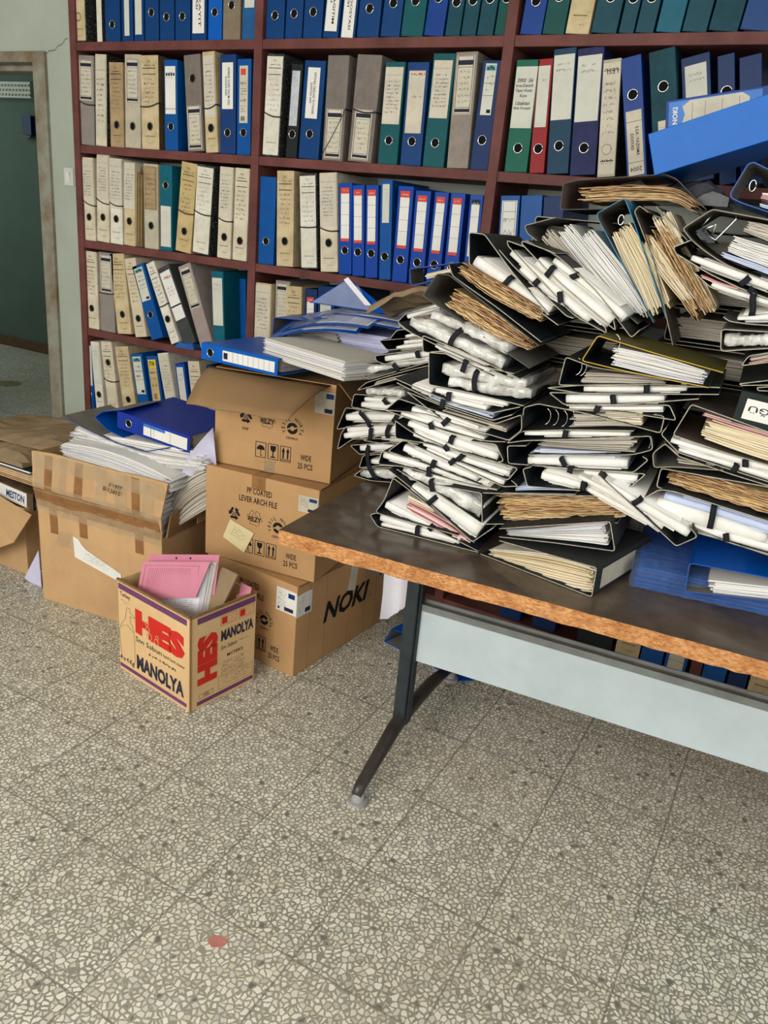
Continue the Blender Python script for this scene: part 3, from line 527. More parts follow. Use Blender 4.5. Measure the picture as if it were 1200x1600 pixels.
(2, -0.8884, 0.0669, 0.305, -5.4, 0, 'pl', 'blue2', 'plain blue binder behind the top of the pile, right of the printed label one', None, None, None, None, None),
(2, -0.8133, 0.063, 0.307, -6.0, 0, 'pl', 'navy', 'darker blue binder behind the top of the pile, second right of the printed label one', None, None, None, None, None),
(3, -2.843, 0.0774, 0.324, -0.1, 0, 'tc', 'creamw', 'cream cardboard file with brown hole, first on the fourth shelf of the left section', 0.27, None, None, None, None),
(3, -2.7525, 0.0832, 0.328, 0.1, 0, 'fr', 'grey', 'grey box file with black framed label above a tie, second on the fourth left shelf', None, ('fr', 0.5, 0.97, 0.78), (0.49, 0.5), None, None),
(3, -2.6525, 0.0807, 0.328, -6.3, 0, 'tc', 'cream', 'cream file with pink strip near its top, third on the fourth left shelf', 0.25, None, None, None, None),
(3, -2.5476, 0.0634, 0.319, -10.3, 0, 'tc', 'cream2', 'narrow plain cream file leaning on the pink stripped one, fourth left shelf', 0.24, None, None, None, None),
(3, -2.4562, 0.0656, 0.305, -20.3, 0, 'pl', 'blue2', 'blue binder leaning left with aqua headed label on the fourth left shelf', 0.33, ('al', 0.52, 0.96, 0.76), None, None, ['alfa']),
(3, -2.3458, 0.0462, 0.334, -24.3, 0, 'tc', 'whitew', 'white papered file leaning left beside the aqua headed blue binder, fourth left shelf', 0.3, None, (0.47, 0.47), None, None),
(3, -2.2762, 0.0658, 0.324, -26.3, 0, 'pl', 'char', 'charcoal box file leaning left with white label and red script, fourth left shelf', None, ('rs2', 0.33, 0.94, 0.86), None, None, None),
(3, -2.1843, 0.0664, 0.337, -22.0, 0, 'fr', 'greyp', 'mauve grey box file leaning left with framed label, fourth left shelf', None, ('fr', 0.48, 0.97, 0.8), None, None, None),
(3, -2.1209, 0.0575, 0.317, -3.4, 0, 'pl', 'teal2', 'upright teal binder with blank white label on the fourth left shelf', 0.1, ('w', 0.35, 0.92, 0.86), None, None, None),
(3, -2.1014, 0.0646, 0.291, -3.0, 0.1, 'pl', 'blue2', 'blue binder with clear pocket behind the upright teal one, fourth left shelf', None, None, None, None, None),
(3, -1.9245, 0.0791, 0.299, -0.6, 0, 'tc', 'cream', 'cream file covered in handwriting, first on the fourth shelf of the middle section', None, ('hw', 0.3, 0.98, 0.95), None, None, None),
(3, -1.8374, 0.0654, 0.315, -1.3, 0.02, 'fr', 'grey', 'grey box file with framed label between two cream files, fourth middle shelf', None, ('fr', 0.5, 0.97, 0.86), None, None, None),
(3, -1.7623, 0.0695, 0.303, -2.7, -0.008, 'tc', 'cream', 'cream printed file with torn corner, in front of the fourth middle shelf grey box', None, None, None, None, None),
(3, -1.6851, 0.0508, 0.303, -2.2, 0, 'pl', 'navy', 'blue binder with red topped label, fourth middle shelf', None, ('red', 0.4, 0.9, 0.6), None, None, None),
(3, -1.6241, 0.0697, 0.319, -3.1, 0, 'pl', 'navy', 'blue binder with square white label top, fourth middle shelf behind the blue folders', None, ('w', 0.4, 0.85, 0.66), None, None, None),
(3, -1.5606, 0.0771, 0.317, -3.6, 0.03, 'pl', 'navy', 'dark blue binder in shade, behind the raised blue folders, fourth middle shelf', None, None, None, None, None),
(4, -2.8598, 0.0478, 0.293, -0.7, 0, 'pl', 'blue2', 'blue binder with plain label and ring, first on the fifth shelf of the left section', 0.23, ('w', 0.38, 0.99, 0.9), None, None, None),
(4, -2.7983, 0.051, 0.311, -4.4, 0, 'tc', 'whitew', 'white file with long printed list on its spine, second on the fifth left shelf', 0.25, ('w', 0.4, 0.95, 0.85), None, None, None),
(4, -2.7216, 0.0655, 0.322, -6.6, 0, 'tc', 'creamw', 'cream file upside down with hole near its top and a tie, fifth left shelf', 0.72, None, (0.5, 0.46), None, None),
(4, -2.6229, 0.0786, 0.314, -9.3, 0, 'tc', 'cream', 'wide cream printed file with black hole, fifth left shelf', 0.27, None, None, None, None),
(4, -2.5264, 0.0655, 0.297, -10.3, 0, 'pl', 'blue2', 'blue binder with aqua headed label on the fifth left shelf', 0.22, ('al', 0.42, 0.96, 0.76), None, None, ['alfa']),
(4, -2.4396, 0.0606, 0.302, -9.6, 0, 'pl', 'blue2', 'blue binder with yellow headed label and barcode, fifth left shelf', 0.15, ('sr', 0.25, 0.95, 0.74), None, None, ['STAR']),
(4, -2.351, 0.0585, 0.327, -13.0, 0, 'tc', 'whitew', 'pale grey file covered in rows of writing, with a tie, fifth left shelf', 0.14, ('hw', 0.4, 0.98, 0.95), (0.37, 0.36), None, None),
(4, -2.2787, 0.0511, 0.296, -9.7, 0, 'pl', 'cobalt', 'blue binder with clean white label right of the pale grey file, fifth left shelf', 0.13, ('w', 0.22, 0.95, 0.7), None, None, None),
(4, -2.2112, 0.0607, 0.317, -8.6, 0, 'tc', 'cream2', 'cream pink file with small black emblem, last before the top carton flap, fifth left shelf', 0.05, None, None, None, None),
(4, -2.1379, 0.0431, 0.314, -4.0, 0, 'pl', 'navy', 'dark blue binder showing as a sliver beside the top carton, fifth left shelf', None, ('w', 0.3, 0.5, 0.8), None, None, None),
(5, -0.7798, 0.077, 0.318, 0, 0, 'pl', 'navy', 'dark blue file on the lowest shelf, leftmost one under the table edge', None, None, None, None, None),
(5, -0.6579, 0.0835, 0.318, 0, 0, 'pl', 'navy', 'dark blue file on the lowest shelf, second from left under the table edge', None, None, None, None, None),
(5, -0.4946, 0.1212, 0.318, 0, 0, 'pl', 'black', 'black file on the lowest shelf, left of the cream one under the table', None, None, None, None, None),
(5, -0.3609, 0.0782, 0.318, 0, 0, 'tc', 'cream', 'cream file standing on the lowest shelf, seen under the table between black and blue', None, None, None, None, None),
(5, -0.277, 0.0698, 0.318, 0, 0, 'pl', 'blue2', 'blue file on the lowest shelf right of the cream one under the table', None, None, None, None, None),
(5, -0.1995, 0.0681, 0.318, 0, 0, 'pl', 'blue2', 'blue binder with white label end on the lowest shelf, left of the brown post', None, ('tx2', 0.03, 0.5, 0.7), None, None, ['', 'DOSYASI', '']),
(5, -0.0817, 0.0693, 0.318, 0, 0, 'pl', 'blue2', 'blue file on the lowest shelf just right of the brown post', None, None, None, None, None),
(5, -0.0051, 0.0542, 0.318, 0, 0, 'pl', 'navy', 'navy file on the lowest shelf, second right of the brown post', None, None, None, None, None),
(5, 0.0564, 0.0735, 0.318, 0, 0, 'tc', 'cream', 'cream cardboard file with printed spine on the lowest shelf at the right photo edge', None, None, None, None, None)]
for i, (row, xl, w, h, lean, back, style, col, label, hole, lab, tie, side, txt) in enumerate(SHELF):
    rng = random.Random(100+i)
    z = ZB[row]+.0155; a = R(lean)
    # pivot: leaning left turns about the left foot, leaning right about the right foot
    if a <= 0: cx = xl + (w/2)*math.cos(a); cz = z + (w/2)*math.sin(-a)
    else: cx = xl + (w/2)*math.cos(a); cz = z + (w/2)*math.sin(a)
    if a > 0: cx += 0
    nm = 'lever_arch_binder' if style == 'pl' else 'cardboard_file'
    r_ = empty(nm, (cx, YS+.012+back, cz)); r_.rotation_euler = (0, a, 0)
    tag(r_, label, 'binder' if style == 'pl' else 'file', GROUPS[row])
    binder_parts(r_, w, h, style, col, hole, lab, tie, side, txt, rng)

# ------------------------------------------------------------------ table
TP = Vector((-1.038, 1.468, .74)); TE = Vector((.9973, .0738, 0)); TN = Vector((-.0738, .9973, 0)); TA = math.atan2(.0738, .9973)
tb = empty('work_table', (TP.x, TP.y, 0), TA); tag(tb, 'long table with worn dark top, chipped board edge, grey steel panel and dark legs', 'table')
mb = MB(); n = 90; rng = random.Random(5); Lt = 2.05; top, bot = [], []
for i in range(n+1):
    x = Lt*i/n; top.append((x, rng.uniform(0, .0025), .74)); bot.append((x, rng.uniform(0, .004), .70+rng.uniform(0, .003)))
dp = .80
mb.v = top+bot+[(x, dp, .74) for x, _, _ in top]+[(x, dp, .70) for x, _, _ in top]; k = n+1
for i in range(n):
    mb.f += [(i, i+1, 2*k+i+1, 2*k+i), (k+i+1, k+i, 3*k+i, 3*k+i+1), (k+i, k+i+1, i+1, i), (2*k+i, 2*k+i+1, 3*k+i+1, 3*k+i)]; mb.m += [0, 1, 1, 1]
mb.f += [(0, 2*k, 3*k, k), (n, k+n, 3*k+n, 2*k+n)]; mb.m += [1, 1]
mb.obj('table_top', ['tabletop', 'chipboard'], tb)
for x in (.252, 1.95):
    mb = MB(); mb.box((x-.028, .325, .07), (x+.008, .385, .70)); mb.box((x+.008, .338, .07), (x+.014, .372, .70)); mb.obj('leg', 'steel', tb, bevel=.004)
    mb = MB(); mb.tube([(x+.004, .035, .034), (x+.003, .06, .046), (x-.008, .30, .082), (x-.01, .40, .085), (x-.008, .60, .07), (x-.004, .775, .04)], [.014, .017, .022, .024, .021, .016], seg=12); mb.obj('foot_bar', 'worn', tb, smooth=True)
    for yy in (.05, .765):
        mb = MB(); mb.tube([(x+.003, yy, 0), (x+.003, yy, .008), (x+.003, yy, .010), (x+.003, yy, .032)], [.027, .027, .018, .015], seg=20); mb.obj('foot_glide', 'glide', tb)
    mb = MB(); mb.box((x-.028, .04, .675), (x+.008, .76, .70)); mb.obj('top_bracket', 'steel', tb)
mb = MB(); mb.box((.266, .352, .285), (1.94, .358, .455)); mb.obj('modesty_panel', 'panel', tb, bevel=.001)
mb = MB(); mb.box((.266, .350, .455), (1.94, .385, .462)); mb.box((.266, .350, .448), (1.94, .3535, .455)); mb.box((.266, .381, .462), (1.94, .385, .472)); mb.box((.266, .350, .462), (1.94, .354, .468)); mb.obj('panel_channel', 'channel', tb)

# ------------------------------------------------------------------ files heaped on the table
COVM = {'blk': ('in_black', 'out_black', 'edge'), 'gry': ('in_grey', 'out_grey', 'edgegrey'), 'gryc': ('in_grey', 'out_grey', 'edge'), 'grin': ('in_grey', 'out_black', 'edgedark'),
        'tea': ('in_grey', 'edgeteal', 'edgeteal'), 'yel': ('in_black', 'out_olive', 'edgeyellow'), 'blu': ('in_grey', 'bluefolder', 'edgeblue'),
        'brn': ('in_brown', 'out_brown', 'edge'), 'mauve': ('in_mauve', 'out_black', 'edgedark')}
def smooth_pts(P):
    out = [P[0]]
    for i in range(1, len(P)-1):
        p0, p, p1 = [Vector(q) for q in (P[i-1], P[i], P[i+1])]
        la, lb = (p-p0).length, (p1-p).length; r_ = min(.006, la*.3, lb*.3)
        ang = (p-p0).angle(p1-p) if la > 1e-5 and lb > 1e-5 else 0
        if ang < .35: r_ = min(.02, la*.4, lb*.4)
        a = p+(p0-p).normalized()*r_; b = p+(p1-p).normalized()*r_
        out += [tuple(a), tuple((a+b)/4+p/2), tuple(b)]
    return out+[P[-1]]
def ribbon(mb, P, th, depth, flip):
    P = [Vector(p) for p in P]; n = len(P); L_ = []; Rr = []
    for i, p in enumerate(P):
        d0 = (p-P[i-1]).normalized() if i else None; d1 = (P[i+1]-p).normalized() if i < n-1 else None
        if d0 is None: nn = Vector((-d1.y, d1.x)); s = 1
        elif d1 is None: nn = Vector((-d0.y, d0.x)); s = 1
        else:
            t = (d0+d1); t = t.normalized() if t.length > 1e-4 else d0; nn = Vector((-t.y, t.x)); s = min(2., 1/max(.3, nn.dot(Vector((-d0.y, d0.x)))))
        L_.append(p+nn*th/2*s); Rr.append(p-nn*th/2*s)
    vs = []
    for i in range(n):
        vs += [(L_[i].x, 0, L_[i].y), (Rr[i].x, 0, Rr[i].y), (L_[i].x, depth, L_[i].y), (Rr[i].x, depth, Rr[i].y)]
    base = len(mb.v); mb.v += vs
    a, b = (0, 1) if not flip else (1, 0)
    for i in range(n-1):
        k = base+4*i; q = k+4
        mb.f += [(k, k+1, q+1, q), (k, q, q+2, k+2), (k+1, k+3, q+3, q+1), (k+2, q+2, q+3, k+3)]; mb.m += [2, a, b, 1]
    e = base+4*(n-1); mb.f += [(base, base+2, base+3, base+1), (e, e+1, e+3, e+2)]; mb.m += [2, 2]
def resample(P, n):
    S = [0]
    for a, b in zip(P, P[1:]): S.append(S[-1]+math.hypot(b[0]-a[0], b[1]-a[1]))
    out = []
    for i in range(n+1):
        t = S[-1]*i/n; k = 0
        while k < len(S)-2 and t > S[k+1]: k += 1
        u = (t-S[k])/max(1e-6, S[k+1]-S[k]); out.append(tuple(P[k][j]*(1-u)+P[k+1][j]*u for j in range(3)))
    # gentle smoothing
    for _ in range(2):
        out = [out[0]]+[tuple((out[i-1][j]+2*out[i][j]+out[i+1][j])/4 for j in range(3)) for i in range(1, len(out)-1)]+[out[-1]]
    return out
def frames(Q):
    o = []
    for i in range(len(Q)):
        a = Q[max(0, i-1)]; b = Q[min(len(Q)-1, i+1)]; d = Vector((b[0]-a[0], b[1]-a[1])).normalized(); o.append((Vector((Q[i][0], Q[i][1])), Vector((-d.y, d.x)), d))
    return o
def make_roll(kind, P, depth, rng):
    mb = MB(); Q = resample(P, 16); F = frames(Q); n = len(Q); noise = .0024 if kind == 'plastic' else .00025; rings = []
    K = 7; ph = rng.random()*9
    for i, ((c, nn, d), q) in enumerate(zip(F, Q)):
        t = q[2]/2; t = max(t, .002)
        if i in (0, n-1): t *= .9
        yb = .005+noise*2*math.sin(i*1.3+ph)+rng.random()*noise; rg = []
        for k in range(K):
            a = math.pi*(k/(K-1)-.5); off = t*math.sin(a); y = yb+min(t*.55, .009)*(1-math.cos(a))
            off += rng.uniform(-noise, noise); p = c+nn*off; rg.append((p.x, y+rng.uniform(-noise, noise), p.y))
        p = c+nn*t; m = c-nn*t
        rg = [(m.x, depth, m.y)]+rg+[(p.x, depth, p.y)]; rings.append(rg)
    m_ = K+2; vs = [v for rg in rings for v in rg]; fs = []
    for i in range(n-1):
        for k in range(m_): fs.append((i*m_+k, i*m_+(k+1) % m_, (i+1)*m_+(k+1) % m_, (i+1)*m_+k))
    fs += [tuple(range(m_))[::-1], tuple((n-1)*m_+k for k in range(m_))]
    mb.add(vs, fs)
    # a few loose sheets seen beside the roll
    if kind != 'plastic':
        for sgn in ((1, 0, .0), (-1, 0, .0), (-1, 1, .0022)):
            vs = []; fs = []; e = rng.randint(1, 3)
            for i in range(e, n-rng.randint(0, 2)):
                c, nn, d = F[i]; t = Q[i][2]/2+.0012+sgn[2]; p = c+nn*t*sgn[0]; p2 = c+nn*(t+.0009)*sgn[0]; vs += [(p.x, .012, p.y), (p2.x, .012, p2.y), (p.x, depth, p.y), (p2.x, depth, p2.y)]
            for i in range(len(vs)//4-1):
                k = 4*i; fs += [(k, k+1, k+5, k+4), (k+1, k+3, k+7, k+5), (k, k+4, k+6, k+2)]
            if vs: fs += [(0, 2, 3, 1)]; mb.add(vs, fs)
    return mb
def make_sheets(kind, P, depth, rng):
    mb = MB(); old = kind == 'old'; n = 18 if old else 7; Q = resample(P, n); F = frames(Q)
    tmax = max(q[2] for q in Q); N = int(max(2, min(46 if old else 40, tmax/(.0024 if old else .0024)))); pr_ = 1.0/N
    for s in range(N):
        v = -.5+(s+.5)*pr_; a = rng.uniform(0, .07) if not old else rng.uniform(0, .10); b = 1-rng.uniform(0, .09 if not old else .14)
        if rng.random() < .12: a += .06
        yf = .008+rng.random()*(.012 if not old else .016); vs = []; fs = []; ph = rng.random()*6
        for i in range(n+1):
            u = a+(b-a)*i/n; k = min(n-1, int(u*n)); w_ = u*n-k; c = F[k][0].lerp(F[k+1][0], w_); nn = F[k][1].lerp(F[k+1][1], w_); t = Q[k][2]*(1-w_)+Q[k+1][2]*w_
            hh = t*pr_*.42; o = v*t
            jit = rng.uniform(-1, 1)*(.0006 if old else .00012)+math.sin(u*9+ph)*(.0006 if old else .0003)
            if old: hh *= rng.uniform(.5, 1.1)
            p = c+nn*(o+jit-hh); q = c+nn*(o+jit+hh); yy = yf+(rng.uniform(-.007, .007) if old else 0)
            yb = depth
            vs += [(p.x, yy, p.y), (q.x, yy, q.y), (p.x, yb, p.y), (q.x, yb, q.y)]
        for i in range(n):
            k = 4*i; fs += [(k, k+4, k+5, k+1), (k+1, k+5, k+7, k+3), (k, k+2, k+6, k+4), (k+2, k+3, k+7, k+6)]
        fs += [(0, 1, 3, 2), (4*n, 4*n+2, 4*n+3, 4*n+1)]
        mb.add(vs, fs)
    return mb
def pile_file(name, label, a, b, L_, col, cov, papers, straps, wires, group, rng):
    u = (TE+TN*b).normalized(); org = TP+TN*a
    s0 = sum(p[0] for p in cov)/len(cov)/1e4; z0 = min(p[1] for p in cov)/1e4
    base = org+u*s0; r_ = empty(name, (base.x, base.y, z0), math.atan2(u.y, u.x)); tag(r_, label, 'file', group)
    loc = lambda p: (p[0]/1e4-s0, p[1]/1e4-z0)
    C_ = smooth_pts([loc(p) for p in cov]); M_ = COVM[col]
    # which side is inside: the side of the papers
    pc = None
    if papers:
        pts = [loc(q) for _, pl in papers for q in pl]; pc = Vector((sum(p[0] for p in pts)/len(pts), sum(p[1] for p in pts)/len(pts)))
    area_ = 0
    for p, q in zip(C_, C_[1:]):
        if pc is not None: area_ += (q[0]-p[0])*(pc.y-p[1])-(q[1]-p[1])*(pc.x-p[0])
    flip = area_ < 0
    mb = MB(); ribbon(mb, C_, .0019, L_, flip); mb.obj('cover', list(M_), r_)
    for kind, P in papers:
        P = [(*loc(p), p[2]/1e4) for p in P]
        if kind in ('roll', 'rolllight', 'plastic'):
            m_ = make_roll(kind, P, L_-.012, rng); m_.obj('plastic_wrapped_papers' if kind == 'plastic' else 'paper_bundle', {'rolllight': 'rollblue'}.get(kind, kind), r_, smooth=True)
        elif kind == 'rollblue': make_sheets('sheets', P, L_-.012, rng).obj('paper_bundle', 'rollblue', r_)
        else: make_sheets(kind, P, L_-.012, rng).obj('paper_stack', kind, r_)
    for S_ in straps:
        P = [Vector(loc(p)) for p in S_]
        if len(P) == 2: P = [P[0], P[0].lerp(P[1], .5)+Vector((.001, 0)), P[1]]
        Q = resample([(p.x, p.y, 0) for p in P], 8); F = frames(Q); mb = MB(); vs = []; fs = []; m_ = len(Q)
        for i, (c, nn, d_) in enumerate(F):
            y = -.004+(.016 if i in (0, m_-1) else 0); wd = .0062
            for q in (c-nn*wd, c+nn*wd): vs += [(q.x, y, q.y), (q.x, y+.001, q.y)]
        for i in range(m_-1):
            k = 4*i; fs += [(k, k+2, k+6, k+4), (k+1, k+5, k+7, k+3), (k, k+4, k+5, k+1), (k+2, k+3, k+7, k+6)]
        mb.add(vs, fs); mb.obj('elastic_strap', 'strap', r_, smooth=True)
    for wv in wires:
        x, z = loc(wv); mb = MB()
        if col in ('tea', 'blu'):
            mb.tube([(x+.006*math.cos(t*math.pi/8), .012, z+.0105*math.sin(t*math.pi/8)) for t in range(17)], .0014, seg=6); mb.obj('ring', 'chrome', r_, smooth=True)
            mb = MB(); mb.plate([(x+.0055*math.cos(t*math.pi/8), .013, z+.0098*math.sin(t*math.pi/8)) for t in range(16)], (0, 1, 0), .001); mb.obj('finger_hole', 'hole', r_); continue
        mb.tube([(x+.013*math.sin(t*math.pi/8), .03, z+.019*math.cos(t*math.pi/8)) for t in range(9)], .0011, seg=6)
        mb.obj('ring_wire', 'chrome', r_, smooth=True)
    return r_
PILE = [
('lever_arch_file','black file lying lowest at the left table front,strapped paper roll inside',0.165,0,0.29,'blk',[(4004,7720),(1819,7781),(1650,7692),(1883,7425),(3430,7425),(4550,7427)],[('roll',[(1907,7647,172),(2927,7593,160),(4028,7532,92)]),('roll',[(1958,7483,86),(3606,7524,56)])],[[(2962,7712),(2961,7425)]],[]),
('lever_arch_file','gaping black file with pink and white sheets near the left front of the table',0.17,0,0.29,'blk',[(4415,7620),(2655,8534),(2155,8764),(1973,8117),(1769,7784),(3374,7712),(4532,7438)],[('roll',[(1999,8003,198),(2682,7853,178),(3401,7681,111)]),('sheetspink',[(2482,8116,224),(3351,7897,268),(4310,7546,202)]),('sheetscream',[(2533,8318,139),(3324,8126,119)])],[[(3308,7781),(3228,7652)]],[]),
('lever_arch_file','black file sloping down over the pink sheets,grey white papers,one strap',0.165,0,0.29,'blk',[(4836,8129),(4382,7652),(2664,8643),(2025,8959)],[('roll',[(2664,8643,182),(3510,8302,272),(4485,7903,353)])],[[(3318,8531),(3122,8318)]],[]),
('lever_arch_file','black file with papers in shiny plastic sloping down against the old brown bundle file',0.18,0,0.29,'blk',[(3109,8795),(4394,8846),(4516,8104),(3223,8635),(2187,8966)],[('plastic',[(2302,8935,229),(3207,8770,271),(4439,8363,404)])],[[(3096,8907),(3192,8581)]],[]),
('lever_arch_file','black file of yellowed pages directly above the two black binders at the front',0.19,0,0.29,'blk',[(7258,9391),(4359,8822),(4498,8057),(7544,8838)],[('old',[(4722,8503,663),(6319,8850,635),(7668,9141,435)])],[],[]),
('lever_arch_file','black file at the bottom of the left column,spine at left,ending under a strap',0.19,0,0.29,'blk',[(2727,9278),(1703,9308),(1637,8957),(2368,9045),(3797,8967),(4725,8970)],[('roll',[(1724,9195,161),(2933,9146,171),(3928,9023,106)]),('roll',[(3075,8946,108),(4546,8975,79)])],[[(2986,9181),(2999,8907)]],[]),
('lever_arch_file','black file second up in the front left column,one strapped roll',0.19,0,0.29,'blk',[(2635,9670),(2226,9689),(1872,9342),(3116,9195),(4432,8985),(4722,8992)],[('roll',[(2248,9487,189),(3104,9297,178),(4188,9121,132)])],[[(3105,9366),(3049,9162)]],[]),
('lever_arch_file','black file third up in the left column,opening with a pointed end at right',0.19,0,0.29,'blk',[(2298,9694),(2691,9595),(4863,9086),(5207,9181),(5032,9275)],[('roll',[(2838,9556,124),(3748,9342,132),(4851,9164,139)])],[[(3600,9491),(3472,9342)]],[]),
('lever_arch_file','black file fourth up in the left column,two pointed ends meeting at right',0.19,0,0.29,'blk',[(2675,9732),(3700,9713),(5135,9592),(4946,9265),(3734,9452)],[('roll',[(2751,9693,106),(3817,9514,131),(4947,9407,137)])],[[(3791,9642),(3649,9470)]],[]),
('lever_arch_file','black file with thin rolls,spine panel at left beneath the rounded long roll,left column',0.19,0,0.29,'blk',[(1987,10123),(2031,9705),(3051,9734),(4876,9585)],[('roll',[(2468,9886,133),(3232,9775,122),(3888,9662,95)])],[[(3287,9786),(3431,9667)]],[]),
('lever_arch_file','black file with the longest smooth white roll,closed end at right',0.19,0,0.29,'blk',[(1986,10132),(2465,9916),(3328,9749),(4607,9625),(4782,9693),(4546,10050),(3932,10002)],[('roll',[(2300,10110,141),(3446,9906,200),(4612,9745,196)])],[[(3476,10032),(3433,9828)]],[]),
('lever_arch_file','black file with a strapped roll just above the longest smooth roll,left column',0.19,0,0.29,'blk',[(1674,10345),(2333,10250),(3282,10118),(4279,10071),(4749,10150)],[('roll',[(2088,10308,123),(3179,10209,121),(4230,10109,93)])],[[(2871,10270),(2962,10092)]],[]),
('lever_arch_file','black file with pointed dark opening at left and narrow rolls,below the thick black folder',0.19,0,0.29,'blk',[(4274,10416),(2764,10585),(2015,10681),(1698,10349),(2781,10443),(4218,10189)],[('roll',[(2356,10468,130),(3253,10354,137),(4234,10235,93)]),('roll',[(2957,10519,86),(4064,10346,76)])],[[(3334,10435),(3175,10239)]],[]),
('lever_arch_file','thick black folder in textured cover below the blue edged papers,left column',0.19,0,0.29,'blk',[(3157,10387),(2197,10880),(3282,10671),(4476,10525),(5033,10837),(5087,10491),(4830,10201),(3324,10340)],[('sheetsgrey',[(3138,10537,90),(4725,10392,117)])],[],[]),
('lever_arch_file','black file with blue edged white papers above the thick textured folder',0.19,0,0.29,'blk',[(1928,11051),(2949,10764),(4391,10585),(4815,10797)],[('rollblue',[(2679,10840,105),(3593,10726,119),(4413,10649,132)])],[[(3158,10892),(3113,10610)]],[]),
('lever_arch_file','black file with several cream rolls right beneath the plastic bundles of the left column',0.19,0,0.29,'blk',[(1851,11146),(2346,11028),(3585,10785),(4366,10760),(4963,11000)],[('roll',[(2297,11020,120),(2797,10952,120)]),('roll',[(2900,11030,134),(3868,11015,131),(4664,11006,115)]),('roll',[(3258,10864,104),(4189,10818,102)])],[[(3265,11061),(3263,10819)]],[]),
('lever_arch_file','black file with two bundles wrapped in clear plastic under a strap,upper left column',0.19,0,0.29,'blk',[(4721,11712),(4133,11748),(3384,11850),(2995,11952),(2654,11887),(2742,11140),(3854,11117),(5046,11044)],[('plastic',[(2983,11538,263),(3951,11531,273),(5002,11514,211)]),('plastic',[(3206,11276,235),(4141,11269,245),(5149,11323,240)])],[[(3871,11664),(3830,11408),(3897,11139)]],[]),
('lever_arch_file','black file with one thin roll and a knotted tie,under the sloping plastic bundle',0.19,0,0.29,'blk',[(4868,11621),(3422,12030),(2452,12239),(2512,11866),(3126,11913),(4248,11579)],[('roll',[(2777,12052,101),(3445,11859,114),(4141,11692,99)])],[[(3596,11882),(3558,11702),(3520,11520)]],[]),
('lever_arch_file','black file with a sloping bundle of papers in wrinkled plastic beneath the old brown pages',0.19,0,0.29,'blk',[(1815,12444),(2127,12267),(3117,11985),(4695,11593)],[('plastic',[(2068,12507,216),(3084,12241,285),(4431,11867,309)]),('plastic',[(2587,12719,141),(3512,12515,223),(4487,12188,249)])],[[(3390,12513),(3188,12285),(3140,12047)]],[]),
('lever_arch_file','black file topmost of the rear left column,pointed end at left with one roll',0.48,0,0.26,'blk',[(1763,12656),(765,12330),(545,12080),(914,12010),(1832,12101)],[('roll',[(793,12249,134),(1761,12672,114)])],[],[]),
('lever_arch_file','black file second from top of the rear left column,short blunt roll',0.48,0,0.26,'blk',[(1824,12166),(571,12015),(930,11859),(1860,11869)],[('roll',[(919,11960,84),(1850,11952,83)])],[],[]),
('lever_arch_file','black file third from top of the rear left column,thin roll rising right',0.48,0,0.26,'blk',[(1824,12166),(549,11858),(348,11570),(2034,11944)],[('roll',[(794,11719,85),(2015,12092,82)])],[],[]),
('lever_arch_file','black file fourth from top of the rear left column,dark gaping wedge with thin rolls',0.48,0,0.26,'blk',[(2036,11928),(42,11509),(318,11286),(2065,11696)],[('roll',[(772,11561,85),(2044,11861,83)]),('roll',[(561,11374,103),(2056,11762,100)])],[],[]),
('lever_arch_file','black file fifth from top of the rear left column,smooth roll under a strap',0.48,0,0.26,'blk',[(2069,11662),(-35,11074),(18,10939),(260,10887),(2105,11379)],[('roll',[(246,11028,158),(2088,11513,134)])],[[(1190,11397),(1269,11201)]],[]),
('lever_arch_file','black file with plastic roll and slanting strap beside the white ream',0.48,0,0.26,'blk',[(1028,10971),(263,10852),(-711,10773),(-190,10383),(2105,11379)],[('plastic',[(-371,10591,197),(647,10930,192),(2103,11395,151)])],[[(507,10961),(762,10753)]],[]),
('lever_arch_file','closed black folder in the rear left column below the plastic roll',0.48,0,0.26,'blk',[(2120,11261),(894,10791),(-242,10284),(-503,10019),(687,10544),(2143,11076)],[('roll',[(1191,10715,70),(2145,11059,68)]),('sheetsgrey',[(-78,10256,108),(1957,11081,102)])],[],[]),
('lever_arch_file','black file of the rear left column with crumpled clear plastic on top',0.48,0,0.26,'blk',[(1126,10079),(-595,9893),(-645,9510),(434,9535),(1936,9717)],[('roll',[(-279,9798,110),(1140,9954,107)]),('roll',[(-365,9616,148),(1543,9809,142)]),('plastic',[(-219,10031,182),(924,10152,214)])],[[(314,9938),(489,9785)]],[]),
('lever_arch_file','black file of the rear left column,widest one with long curved strap across',0.48,0,0.26,'blk',[(1936,9717),(790,9563),(-828,9458),(-1068,8763),(-175,9104),(1966,9469)],[('roll',[(-824,9155,207),(606,9418,201),(1949,9611,160)])],[[(-413,9457),(-104,9231),(40,8994)],[(828,9570),(679,9283)]],[]),
('lever_arch_file','black file of the rear left column with two rolls in one pointed cover',0.48,0,0.26,'blk',[(1975,9398),(736,9312),(-782,8895),(-912,8677),(-1000,8172),(-524,8578),(2009,9111)],[('roll',[(-753,8804,171),(1975,9398,143)]),('roll',[(-842,8594,172),(447,8996,148),(1992,9255,108)])],[[(37,9031),(35,8611)],[(623,9254),(532,8955),(628,8804)]],[]),
('lever_arch_file','narrow black file of the rear left column holding one short roll beside the dangling strap',0.48,0,0.26,'blk',[(2009,9111),(261,8827),(-192,8605),(685,8645),(2040,8859)],[('roll',[(368,8772,131),(2018,9039,126)])],[],[]),
('lever_arch_file','black file fourth from the table in the rear left column',0.48,0,0.26,'blk',[(2044,8823),(677,8719),(-591,8371),(-257,8166),(506,8399),(2071,8605)],[('roll',[(-293,8334,191),(493,8530,169),(2053,8750,164)])],[],[]),
